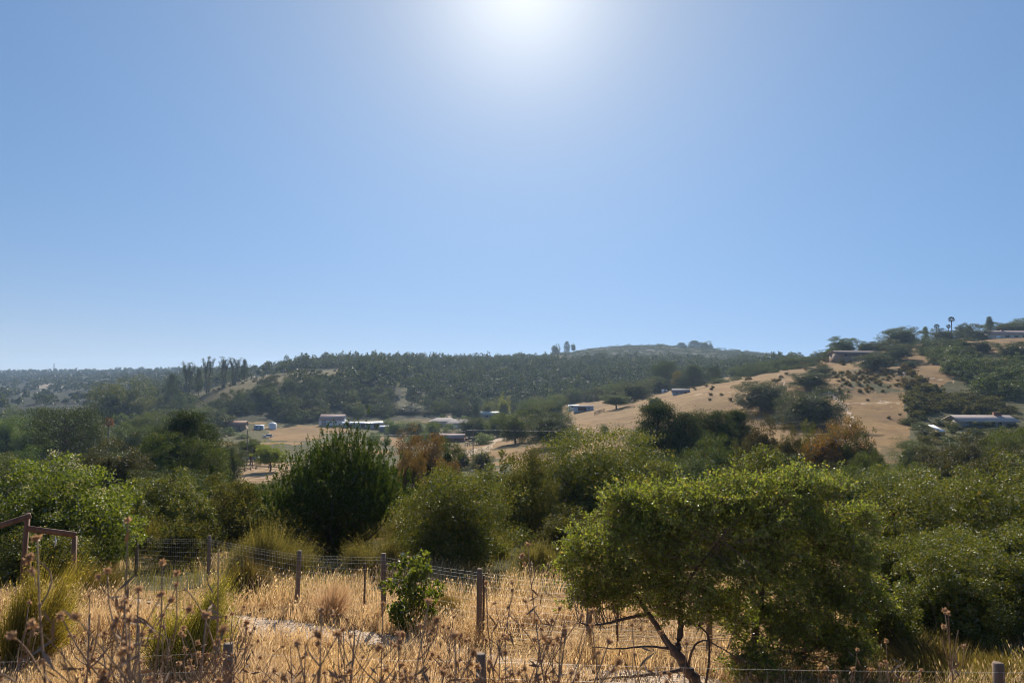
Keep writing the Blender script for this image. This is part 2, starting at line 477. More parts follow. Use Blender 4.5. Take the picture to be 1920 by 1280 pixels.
PALEBLUE = solid('pale_blue_paint', (0.42, 0.52, 0.64), (0.36, 0.46, 0.58), 0.6, 0.6)
CREAM = solid('cream_stucco', (0.52, 0.45, 0.38), (0.44, 0.38, 0.32), 0.8, 0.85)
TANWALL = solid('tan_wall', (0.34, 0.25, 0.19), (0.27, 0.19, 0.15), 0.8, 0.85)
PINKROOF = solid('pinkish_roof', (0.42, 0.30, 0.27), (0.34, 0.24, 0.21), 1.2, 0.8, 0.3, (1, 4, 4))
PALEROOF = solid('pale_shingles', (0.56, 0.45, 0.40), (0.46, 0.37, 0.33), 1.2, 0.8, 0.3, (1, 4, 4))
CLAYROOF = solid('clay_roof', (0.42, 0.22, 0.15), (0.33, 0.17, 0.11), 1.2, 0.8, 0.3, (1, 4, 4))
GREYROOF = solid('grey_shingles', (0.30, 0.25, 0.25), (0.22, 0.19, 0.19), 1.4, 0.85, 0.3, (1, 4, 4))
GREENROOF = solid('pale_green_roof', (0.36, 0.42, 0.40), (0.28, 0.34, 0.32), 1.0, 0.6, 0.2, (1, 3, 3))
BROWNROOF = solid('brown_roof', (0.21, 0.15, 0.13), (0.16, 0.11, 0.10), 1.4, 0.8, 0.3, (1, 4, 4))
METALROOF = solid('bright_metal_roof', (0.72, 0.73, 0.76), (0.6, 0.62, 0.66), 0.6, 0.4, 0, (1, 3, 3), spec=0.5)
DARKDOOR = solid('dark_red_door', (0.11, 0.045, 0.035), (0.08, 0.035, 0.03), 2, 0.6)
BRICK = solid('dull_brick', (0.25, 0.11, 0.08), (0.18, 0.08, 0.06), 5, 0.9)
GLASS = solid('window_glass', (0.03, 0.04, 0.055), (0.02, 0.03, 0.04), 1, 0.08, spec=0.8)
RUBBER = solid('tyre_rubber', (0.03, 0.03, 0.03), (0.02, 0.02, 0.02), 5, 0.8)
CARWHITE = solid('white_car_paint', (0.74, 0.76, 0.8), (0.68, 0.7, 0.74), 1, 0.25, spec=0.6)
CARBLUE = solid('blue_grey_car_paint', (0.2, 0.27, 0.36), (0.16, 0.23, 0.32), 1, 0.25, spec=0.6)
CARDARK = solid('dark_car_paint', (0.05, 0.05, 0.06), (0.04, 0.04, 0.05), 1, 0.25, spec=0.6)
STEEL = solid('grey_steel', (0.4, 0.41, 0.43), (0.33, 0.34, 0.36), 2, 0.5, metal=0.4)

def land_material():
    m, N, L, o = mat('land')
    p = N.new('ShaderNodeBsdfPrincipled'); p.inputs['Roughness'].default_value = 0.95
    p.inputs['Specular IOR Level'].default_value = 0.1
    t = N.new('ShaderNodeTexCoord'); V = t.outputs['Object']
    at_ = N.new('ShaderNodeAttribute'); at_.attribute_name = 'cover'
    sp = N.new('ShaderNodeSeparateColor'); L.new(at_.outputs['Color'], sp.inputs[0])
    big = noise(N, L, 0.03, 5, V); mid = noise(N, L, 0.25, 6, V); fine = noise(N, L, 2.5, 6, V, 0.7)
    tan = mixc(N, L, rmap(N, L, mid, 0.3, 0.7), (0.31, 0.182, 0.064), (0.47, 0.295, 0.112))
    tan = mixc(N, L, rmap(N, L, big, 0.4, 0.62, 0, 0.6), tan, (0.25, 0.17, 0.07))
    tan = mixc(N, L, rmap(N, L, noise(N, L, 0.09, 6, V, 0.7), 0.5, 0.62, 0, 0.75), tan, (0.235, 0.135, 0.06))
    tan = mixc(N, L, rmap(N, L, fine, 0.3, 0.75, 0, 0.7), tan, (0.20, 0.125, 0.08))
    grn = mixc(N, L, rmap(N, L, mid, 0.35, 0.65), (0.085, 0.085, 0.035), (0.17, 0.145, 0.065))
    grn = mixc(N, L, rmap(N, L, fine, 0.35, 0.7, 0, 0.7), grn, (0.06, 0.06, 0.03))
    soil = mixc(N, L, rmap(N, L, fine, 0.3, 0.7), (0.56, 0.42, 0.30), (0.74, 0.59, 0.45))
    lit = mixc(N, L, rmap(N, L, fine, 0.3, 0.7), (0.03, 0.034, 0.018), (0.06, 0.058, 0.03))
    edge = noise(N, L, 0.5, 4, V)
    def soft(sock):
        a = N.new('ShaderNodeMath'); a.operation = 'MULTIPLY_ADD'; a.inputs[1].default_value = 1.0
        L.new(sock, a.inputs[0])
        b = N.new('ShaderNodeMath'); b.operation = 'MULTIPLY_ADD'; b.inputs[1].default_value = 0.7; b.inputs[2].default_value = -0.35
        L.new(edge, b.inputs[0]); L.new(b.outputs[0], a.inputs[2])
        return rmap(N, L, a.outputs[0], 0.35, 0.65)
    c = mixc(N, L, soft(sp.outputs[0]), tan, grn)
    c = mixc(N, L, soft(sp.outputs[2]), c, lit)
    c = mixc(N, L, soft(sp.outputs[1]), c, soil)
    L.new(c, p.inputs['Base Color'])
    bp = N.new('ShaderNodeBump'); bp.inputs['Strength'].default_value = 0.9; bp.inputs['Distance'].default_value = 0.5
    tuft = noise(N, L, 0.9, 6, V, 0.75)
    L.new(tuft, bp.inputs['Height']); L.new(bp.outputs[0], p.inputs['Normal'])
    L.new(p.outputs[0], o.inputs['Surface'])
    return m
LAND = land_material()

# ------------------------------------------------------------------ the ground sheet
def in_poly(px, py, poly):
    inside = np.zeros(px.shape, bool); n = len(poly)
    for i in range(n):
        x0, y0 = poly[i]; x1, y1 = poly[(i + 1) % n]
        c = ((y0 > py) != (y1 > py)) & (px < (x1 - x0) * (py - y0) / (y1 - y0 + 1e-9) + x0)
        inside ^= c
    return inside
def near_line(px, py, pts, wd):
    best = np.full(px.shape, 1e9)
    for (x0, y0), (x1, y1) in zip(pts, pts[1:]):
        t = np.clip(((px - x0) * (x1 - x0) + (py - y0) * (y1 - y0)) / ((x1 - x0) ** 2 + (y1 - y0) ** 2), 0, 1)
        best = np.minimum(best, np.hypot(px - x0 - t * (x1 - x0), py - y0 - t * (y1 - y0)))
    return best < wd

def build_land():
    cs = np.linspace(-1.25, 1.3, 640)
    ds = np.concatenate([np.linspace(-25, 1.0, 12), np.exp(np.linspace(math.log(1.6), math.log(2790), 720)), [2900, 3200, 3400]])
    X = cs[None, :] * np.maximum(ds, 14.0)[:, None]
    Y = np.broadcast_to(ds[:, None], X.shape)
    Z = ground(X, Y)
    Z[ds > 2790] -= np.array([10, 30, 60])[:, None]
    Z[ds < 0] += 0.25 * 0
    V = np.stack([X, Y, Z], -1).reshape(-1, 3)
    r, c = X.shape
    i = np.arange(r - 1)[:, None] * c + np.arange(c - 1)[None, :]
    F = np.stack([i, i + 1, i + c + 1, i + c], -1).reshape(-1, 4)
    mb = MB(); mb.add(V, F)
    o = mb.build('ground', LAND, smooth=True)
    tag(o, kind='structure')
    Yc = np.maximum(Y, 0.5)
    px, py = to_px(X, Yc, Z)
    LX, LY = px, py
    wob = np.clip(Y / 60.0, 0, 1)
    px = px + fbm(X / 9.0 + 40, Y / 9.0, 3) * 16 * wob; py = py + fbm(X / 9.0 + 80, Y / 14.0, 3) * 8 * wob
    g = np.zeros(X.shape); s = np.zeros(X.shape); l = np.zeros(X.shape)
    nz = fbm(X / 25.0, Y / 25.0, 4)
    nz2 = fbm(X / 5.0, Y / 5.0, 3)
    g[(Y > 17.5) & (Y < 135)] = 1.0                                     # scrubby slope below the fence
    g[(Y > 24) & (Y < 60) & (nz2 > 0.25)] = 0.3
    left = px < 960
    val = (Y >= 135) & (Y < 460) & left
    g[val] = np.where(nz[val] > -0.12, 0.9, 0.3)
    g[(Y >= 300) & (Y < 700) & (px < 430)] = 1.0
    spur = (Y >= 135) & (Y < 460) & ~left
    g[spur] = np.where(nz[spur] > 0.55, 0.6, 0.0)
    far = Y >= 460
    g[far] = np.where(nz[far] > 0.7, 0.6, 1.0)
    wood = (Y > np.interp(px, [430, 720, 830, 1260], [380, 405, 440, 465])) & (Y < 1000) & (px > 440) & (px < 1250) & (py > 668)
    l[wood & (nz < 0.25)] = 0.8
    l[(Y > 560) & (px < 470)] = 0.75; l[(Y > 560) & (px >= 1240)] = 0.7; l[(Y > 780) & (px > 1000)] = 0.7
    ridge = in_poly(px, py, [(350, 760), (420, 715), (480, 700), (560, 695), (650, 690), (660, 702), (560, 712), (500, 722), (450, 745), (400, 765)]) & (Y > 400) & (Y < 700)
    g[ridge] = 0.6; l[ridge] = 0.0
    for poly in ([(735, 742), (815, 738), (825, 756), (770, 770), (730, 768)],):
        k = in_poly(px, py, poly) & (Y > 400); g[k] = 0.8; l[k] = 0
    scrub = in_poly(px, py, [(1695, 690), (1752, 735), (1800, 700), (1960, 690), (2300, 690), (2300, 880), (1720, 880), (1700, 800)]) & (Y > 100)
    g[scrub] = 0.9
    brush = in_poly(px, py, [(1555, 700), (1690, 692), (1692, 735), (1570, 735)]) & (Y > 150)
    g[brush] = np.where(nz2[brush] > 0.0, 0.75, 0.3)
    flr = in_poly(px, py, [(1640, 835), (1700, 835), (1700, 862), (1650, 862)]) & (Y > 100)
    g[flr] = 0.5
    k = in_poly(px, py, [(500, 806), (610, 800), (600, 826), (505, 826)]) & (Y > 200); g[k] = 0.1
    k = in_poly(px, py, [(430, 806), (500, 806), (505, 830), (440, 830)]) & (Y > 200); g[k] = 0.85
    k = in_poly(px, py, [(400, 868), (540, 862), (560, 905), (400, 905)]) & (Y > 60); g[k] = 0.0; s[k] = 0.42
    k = in_poly(px, py, [(800, 765), (895, 768), (895, 783), (790, 785)]) & (Y > 200); g[k] = 0.0; s[k] = 0.45
    k = in_poly(px, py, [(690, 780), (815, 782), (815, 792), (720, 796)]) & (Y > 200); g[k] = 0.6
    k = in_poly(px, py, [(840, 828), (1000, 828), (1060, 860), (850, 862)]) & (Y > 100); g[k] = np.where(nz[k] > 0.1, 0.5, 0.1)
    for pts, wd, dmin, val_ in (
        ([(1556, 735), (1588, 768), (1598, 785), (1588, 812)], 4, 150, 0.62),
        ([(1462, 703), (1472, 722)], 2.5, 150, 0.6),
        ([(1685, 682), (1695, 702), (1705, 722)], 2.5, 150, 0.55),
        ([(1690, 700), (1790, 716)], 1.5, 150, 0.55), ([(1560, 757), (1690, 755)], 1.2, 150, 0.5),
        ([(1690, 770), (1640, 748), (1700, 760)], 1.0, 150, 0.5),
        ([(1300, 740), (1370, 735), (1420, 745)], 1.2, 150, 0.5),
        ([(950, 815), (925, 825), (915, 842), (850, 855)], 6, 120, 0.55),
        ([(700, 800), (790, 812), (900, 800)], 2, 200, 0.6)):
        k = near_line(LX, LY, pts, wd) & (Y > dmin); s[k] = val_; g[k] *= 0.3
    for pts in ([(1694, 690), (1700, 740), (1704, 800), (1712, 832)],):
        k = near_line(px, py, pts, 2.5) & (Y > 150); g[k] = 0.8
    # pale dirt lots and cleared slopes of the far hills on the left
    for poly in ([(68, 722), (85, 717), (112, 720), (120, 728), (75, 730)], [(160, 742), (180, 740), (182, 747), (164, 748)], [(180, 733), (196, 729), (196, 735), (184, 738)], [(5, 722), (20, 722), (20, 727), (5, 727)]):
        k = in_poly(px, py, poly) & (Y > 500); g[k] = 0.0; s[k] = 0.5
    for poly in ([(1035, 668), (1075, 668), (1065, 676), (1040, 676)], [(1180, 672), (1200, 672), (1198, 680), (1182, 680)]):
        k = in_poly(px, py, poly) & (Y > 500); g[k] = 0.3; l[k] = 0
    # sandy trail along the wire fence, running down towards the oak on the right
    tr = np.interp(X, [-9, -5, -2, 0.2, 1.5, 3.0, 6.0], [15.6, 13.6, 12.6, 11.6, 10.7, 10.4, 10.6])
    k = np.abs(Y - tr + nz2 * 1.0) < np.interp(X, [-7, -4.5, -2, 0, 2, 3.0, 3.8], [0.1, 0.55, 0.35, 0.25, 0.7, 0.6, -0.5])
    s[k & (Y < 20)] = 0.72
    s[(Y < 16) & (Y > 8) & (nz2 > 0.42)] = 0.6
    g[(Y > 9) & (Y < 17.5) & (px > 1640)] = 0.6
    at_ = o.data.attributes.new('cover', 'FLOAT_COLOR', 'POINT')
    col = np.stack([g, s, l, np.ones_like(g)], -1).astype(np.float32)
    at_.data.foreach_set('color', col.ravel())
    return o
build_land()

# ------------------------------------------------------------------ tree kinds (unit size: crown 1 wide, tree 1 high), shared by their copies
def limb_to(mb, base, tip, r0, r1, bend=0.08, k=5, n=6, m=0):
    t = np.linspace(0, 1, n)[:, None]
    base = np.array(base, float); tip = np.array(tip, float)
    mid = rng.normal(size=3) * bend * np.linalg.norm(tip - base)
    P = base + (tip - base) * t + mid * np.sin(t * pi) 
    add_tube(mb, P, np.linspace(r0, r1, n), k, m)

def oak_kind(seed, n_clump, n_leaf, leaf, low=0.12, flat=1.0, trunk=True, spread=1.0, m=None, bark=None):
    global rng
    rng = np.random.default_rng(seed)
    P, C = dome_points(n_clump, n_leaf, 0.052, low, 0.34, 0.62 if low < 0.2 else 0.75)
    cm = MB(); cm.add(*leaf_cards(P, leaf, 0.65)); cm.add(*leaf_cards(core_points(1500 if leaf < 0.04 else 260, low), 0.085, 0.8))
    crown = cm
    tm = MB()
    if trunk:
        limb_to(tm, (0, 0, -0.06), (0.02, 0.0, 0.34), 0.035, 0.024, 0.08)
        for i in range(6):
            a = rng.uniform(0, 2 * pi)
            limb_to(tm, (0.015, 0, 0.22 + 0.03 * i), (0.3 * cos(a), 0.3 * sin(a), rng.uniform(0.5, 0.85)), 0.018, 0.004, 0.12, 4)
    return dict(crown=crown.mesh('crown', m or OAK), trunk=tm.mesh('trunk', bark or BARK) if trunk else None)

def pine_kind(seed, n_clump, n_leaf, leaf, taper=0.75, low=0.08):
    global rng
    rng = np.random.default_rng(seed)
    Ps = []
    tm = MB(); limb_to(tm, (0, 0, -0.05), (0.0, 0, 0.97), 0.032, 0.006, 0.015, 6, 8)
    for i in range(n_clump):
        z = low + (1 - low) * (rng.random() ** 1.15) * 0.97
        rmax = 0.5 * (1 - z) ** taper * rng.uniform(0.55, 1.1) + 0.035
        a = rng.uniform(0, 2 * pi)
        r = rmax * rng.uniform(0.45, 1.0)
        c = np.array([r * cos(a), r * sin(a), z + 0.05 * r])
        m = int(n_leaf * rng.uniform(0.6, 1.4))
        off = rng.normal(size=(m, 3)) * np.array([0.06, 0.06, 0.018])
        Ps.append(c + off)
        if i % 5 == 0: limb_to(tm, (0, 0, max(0, z - 0.06)), c, 0.008, 0.002, 0.05, 4, 4)
    P = np.concatenate(Ps)
    P[:, :2] /= np.quantile(np.abs(P[:, :2]), 0.975) * 2
    P[:, 2] *= 1.0 / np.quantile(P[:, 2], 0.9995)
    cm = MB(); cm.add(*leaf_cards(P, leaf, 0.4, up=0.5))
    return dict(crown=cm.mesh('crown', PINE), trunk=tm.mesh('trunk', BARK))

def cypress_kind(seed, n_clump, n_leaf, leaf, flat_top=False):
    global rng
    rng = np.random.default_rng(seed)
    tm = MB(); limb_to(tm, (0, 0, -0.05), (0.02, 0, 0.85), 0.04, 0.012, 0.03, 6, 8)
    Ps = []
    for i in range(n_clump):
        z = rng.uniform(0.12, 1.0)
        prof = (0.42 if z < 0.6 else 0.42 * (1 - (z - 0.6) / 0.44) ** 0.55) if not flat_top else (0.22 + 0.28 * min(1, z / 0.75)) * (1 if z < 0.9 else 0.7)
        a = rng.uniform(0, 2 * pi); r = prof * rng.uniform(0.5, 1.05)
        c = np.array([r * cos(a), r * sin(a), z])
        m = int(n_leaf * rng.uniform(0.5, 1.5))
        off = rng.normal(size=(m, 3)) * (np.array([0.055, 0.055, 0.04]) if not flat_top else np.array([0.07, 0.07, 0.025]))
        off[:, 2] += np.hypot(off[:, 0], off[:, 1]) * 0.5
        Ps.append(c + off)
        if i % 6 == 0: limb_to(tm, (0.01, 0, z * 0.8), c, 0.010, 0.002, 0.08, 4, 4)
    P = np.concatenate(Ps)
    P[:, :2] /= np.quantile(np.abs(P[:, :2]), 0.975) * 2
    P[:, 2] *= 1.0 / np.quantile(P[:, 2], 0.999)
    cm = MB(); cm.add(*leaf_cards(P, leaf, 0.45, up=0.8))
    return dict(crown=cm.mesh('crown', PINE), trunk=tm.mesh('trunk', BARK))

def euc_kind(seed, n_clump, n_leaf, leaf, m=None, nb=9):
    global rng
    rng = np.random.default_rng(seed)
    tm = MB(); blobs = []
    for s in range(3):
        a = rng.uniform(0, 2 * pi)
        top = (0.16 * cos(a), 0.16 * sin(a), rng.uniform(0.6, 0.8))
        limb_to(tm, (0.02 * cos(a), 0.02 * sin(a), -0.05), top, 0.024, 0.010, 0.05, 5, 7)
        for i in range(nb // 3):
            b = rng.uniform(0, 2 * pi); q = (top[0] + 0.22 * cos(b), top[1] + 0.22 * sin(b), rng.uniform(0.4, 0.88))
            limb_to(tm, (top[0] * 0.7, top[1] * 0.7, min(q[2] - 0.1, 0.55)), q, 0.009, 0.003, 0.1, 4, 5)
            rd = rng.uniform(0.13, 0.21)
            blobs.append((q[0], q[1], q[2], rd, rd, rd * 0.85))
    P, C = crown_points(blobs, n_clump, n_leaf, 0.06, (0.4, 1.0), 1.1, 0.7)
    P[:, :2] /= np.quantile(np.abs(P[:, :2]), 0.975) * 2
    P[:, 2] *= 1.0 / np.quantile(P[:, 2], 0.999)
    cm = MB(); cm.add(*leaf_cards(P, leaf, 0.32, up=-0.7))
    return dict(crown=cm.mesh('crown', m or EUC), trunk=tm.mesh('trunk', GREYBARK))

def ragged_kind(seed, leaf):
    """tall burnt eucalyptus: bare forked top limbs, leafy sleeve along the stems"""
    global rng
    rng = np.random.default_rng(seed)
    tm = MB(); Ps = []
    nst = 2
    for s in range(nst):
        a = rng.uniform(0, 2 * pi)
        b0 = np.array([0.05 * cos(a), 0.05 * sin(a), -0.03]); tp = np.array([0.12 * cos(a), 0.12 * sin(a), 0.70])
        limb_to(tm, b0, tp, 0.042, 0.022, 0.02, 6, 8)
        for i in range(11):
            b = rng.uniform(0, 2 * pi); q = tp + np.array([0.17 * cos(b), 0.17 * sin(b), rng.uniform(0.10, 0.28)])
            st = b0 + (tp - b0) * rng.uniform(0.7, 1.0)
            limb_to(tm, st, q, 0.013, 0.004, 0.12, 4, 6)
            m = 50
            t = rng.uniform(0.15, 0.9, (m, 1)); Ps.append(st + (q - st) * t + rng.normal(size=(m, 3)) * np.array([0.03, 0.03, 0.015]))
            if i % 2: Ps.append(q + rng.normal(size=(35, 3)) * np.array([0.05, 0.05, 0.02]))
        m = 900
        t = rng.uniform(0.05, 1.0, (m, 1)); Ps.append(b0 + (tp - b0) * t + rng.normal(size=(m, 3)) * np.array([0.085, 0.085, 0.01]) * (0.7 + 0.9 * rng.random((m, 1))))
    P = np.concatenate(Ps)
    cm = MB(); cm.add(*leaf_cards(P, leaf, 0.4, up=-0.3))
    return dict(crown=cm.mesh('crown', OAK), trunk=tm.mesh('trunk', GREYBARK))

def palm_kind(seed, skirt=False):
    global rng
    rng = np.random.default_rng(seed)
    tm = MB(); add_tube(tm, [(0, 0, -0.03), (0.01, 0, 0.45), (0, 0, 0.86)], [0.07, 0.055, 0.05], 7)
    Ps, As, Bs = [], [], []
    for i in range(90):
        a = rng.uniform(0, 2 * pi); e = rng.uniform(-0.9, 1.35)
        d = np.array([cos(a) * cos(e), sin(a) * cos(e), sin(e)]); 
        side = np.cross(d, [0, 0, 1]); side /= np.linalg.norm(side) + 1e-9
        base = np.array([0, 0, 0.87])
        for j in range(7):
            w_ = (j - 3) / 3.0
            dj = d + side * w_ * 0.55; dj /= np.linalg.norm(dj)
            Ls = 0.23 * (1 - 0.25 * abs(w_))
            c = base + d * 0.18 + dj * Ls * 0.5
            c[2] = 0.87 + (c[2] - 0.87) * 0.34
            dj = dj * np.array([1, 1, 0.34])
            Ps.append(c); As.append(dj * Ls * 0.5); Bs.append(side * 0.012 + np.array([0, 0, 0.006]))
    cm = MB(); cm.add(*cards(np.array(Ps), np.array(As), np.array(Bs)))
    return dict(crown=cm.mesh('crown', BROWN if skirt else PINE), trunk=tm.mesh('trunk', GREYBARK))

def shrub_kind(seed, n_clump, n_leaf, leaf, m, asp=0.55):
    global rng
    rng = np.random.default_rng(seed)
    P, C = dome_points(n_clump, n_leaf, 0.062, 0.0, 0.34, 0.65, 0.45)
    cm = MB(); cm.add(*leaf_cards(P, leaf, asp, up=0.3)); cm.add(*leaf_cards(core_points(500), 0.10, 0.7))
    return dict(crown=cm.mesh('foliage', m), trunk=None)

def tuft_kind(seed, n):
    """wiry grass-like bush: thin stems rising from several roots"""
    global rng
    rng = np.random.default_rng(seed)
    k = 9; ta = rng.uniform(0, 6.28, k); tq = np.sqrt(rng.random(k)) * 0.3; th = rng.uniform(0.5, 1.0, k); tl = rng.normal(size=(k, 2)) * 0.12
    j = rng.integers(0, k, n)
    base = np.stack([np.cos(ta[j]) * tq[j], np.sin(ta[j]) * tq[j], np.zeros(n)], 1) + rng.normal(size=(n, 3)) * np.array([0.05, 0.05, 0])
    h = th[j] * rng.uniform(0.4, 1.05, n)
    tip = base + np.stack([tl[j, 0] + rng.normal(size=n) * 0.17, tl[j, 1] + rng.normal(size=n) * 0.17, h], 1)
    s = runit(n) * 0.0055; s[:, 2] = 0
    mid = base * 0.5 + tip * 0.5 + np.stack([0 * h, 0 * h, 0.08 * h], 1)
    V = np.stack([base - s, base + s, mid + s * 0.8, mid - s * 0.8, tip], 1).reshape(-1, 3); i = np.arange(n)[:, None] * 5
    mb = MB(); mb.add(V, i + np.array([[0, 1, 2, 3]])); mb.F.append(i + np.array([[3, 2, 4]])); mb.M.append(np.zeros(n, dtype=np.int32))
    q = rng.integers(0, n, n); t = rng.uniform(0.3, 1, (n, 1))
    mb.add(*leaf_cards(mid[q] * (1 - t) + tip[q] * t + rng.normal(size=(n, 3)) * 0.02, 0.035, 0.35, up=0.9))
    return dict(crown=mb.mesh('foliage', BROOM), trunk=None)
KIND = {}
for i in range(4): KIND['tuft%d' % i] = tuft_kind(300 + i, 2600)
for i in range(4): KIND['oak%d' % i] = oak_kind(20 + i, 300, 125, 0.020, low=0.0 + 0.02 * i, flat=1.0)
KIND['umbrella'] = oak_kind(31, 260, 100, 0.022, low=0.30, flat=0.7)
for i in range(3): KIND['pine%d' % i] = pine_kind(40 + i, 420, 110, 0.021, 0.6, 0.03)
for i in range(3): KIND['cyp%d' % i] = cypress_kind(50 + i, 260, 100, 0.021)
KIND['flatcyp'] = cypress_kind(55, 260, 100, 0.021, True)
for i in range(2): KIND['euc%d' % i] = oak_kind(60 + i, 260, 110, 0.021, low=0.06, m=EUC, bark=GREYBARK)
for i in range(2): KIND['rust%d' % i] = oak_kind(66 + i, 300, 120, 0.019, low=0.05, m=RUST, bark=GREYBARK)
KIND['brown0'] = oak_kind(70, 260, 110, 0.020, low=0.03, m=BROWN, bark=GREYBARK)
for i in range(3): KIND['ragged%d' % i] = ragged_kind(75 + i, 0.034)
KIND['palm'] = palm_kind(80); KIND['drypalm'] = palm_kind(81, True)
for i in range(2): KIND['lime%d' % i] = shrub_kind(85 + i, 200, 90, 0.024, LIME)
for i in range(3): KIND['scrub%d' % i] = shrub_kind(90 + i, 240, 30, 0.04, OLIVE)
for i in range(2): KIND['bush%d' % i] = shrub_kind(95 + i, 260, 100, 0.020, OAK)
# light kinds for the many trees far off
for i in range(4): KIND['far%d' % i] = oak_kind(120 + i, 90, 50, 0.048, low=0.0, flat=1.05, trunk=False)
for i in range(2): KIND['farpine%d' % i] = pine_kind(130 + i, 170, 16, 0.06, low=0.02)
for i in range(3): KIND['farscrub%d' % i] = shrub_kind(135 + i, 60, 14, 0.11, OLIVE)
rng = np.random.default_rng(11)

NAMES = dict(oak='oak_tree', umbrella='oak_tree', pine='pine_tree', cyp='cypress_tree', flatcyp='cypress_tree', euc='eucalyptus_tree', rust='eucalyptus_tree',
             brown='dry_tree', ragged='eucalyptus_tree', palm='palm_tree', drypalm='palm_tree', lime='shrub', scrub='shrub', bush='shrub', far='woodland_tree', farpine='woodland_tree', farscrub='hillside_shrub', tuft='broom_shrub')
SHRUBBY = ('tuft', 'lime', 'scrub', 'bush', 'farscrub')

def plant(kind, loc, width, height, label, tint=(1, 1, 1), group=None, rz=None, depth=1.0, name=None):
    k = KIND[kind]; base = kind.rstrip('0123456789')
    rz = rng.uniform(0, 2 * pi) if rz is None else rz
    name = name or NAMES[base]
    cat = 'shrub' if base in SHRUBBY else 'tree'
    if base in ('far', 'farpine', 'farscrub'):
        o = link(name, k['crown'], None, loc)
        o.rotation_euler = (0, 0, rz); o.scale = (width, width * depth, height); o.color = tuple(tint) + (1,)
        return tag(o, label, cat, group)
    r = thing(name, label, cat, loc, rz, group)
    for pn in ('trunk', 'crown'):
        if k[pn] is None: continue
        c = link('foliage' if (pn == 'crown' and base in SHRUBBY) else pn, k[pn], r)
        c.scale = (width, width * depth, height)
        if pn == 'crown': c.color = tuple(tint) + (1,)
    return r

def tree_px(kind, px, ytop, wpx, d, label, tint=(1, 1, 1), group=None, sink=0.0):
    """a tree on the ground at column px and depth d, its top at row ytop, wpx pixels wide"""
    if isinstance(d, tuple): d = depth_for(px, d[0])
    x, y, z = spot(px, d)
    top = at(px, ytop, d)[2]
    h = top - z
    if h < 0.5: print('LOW', kind, px, ytop, d, round(h, 2)); h = 2.0
    return plant(kind, (x, y, z - sink), wpx / FPX * d * 1.06, h + sink, label, tint, group)

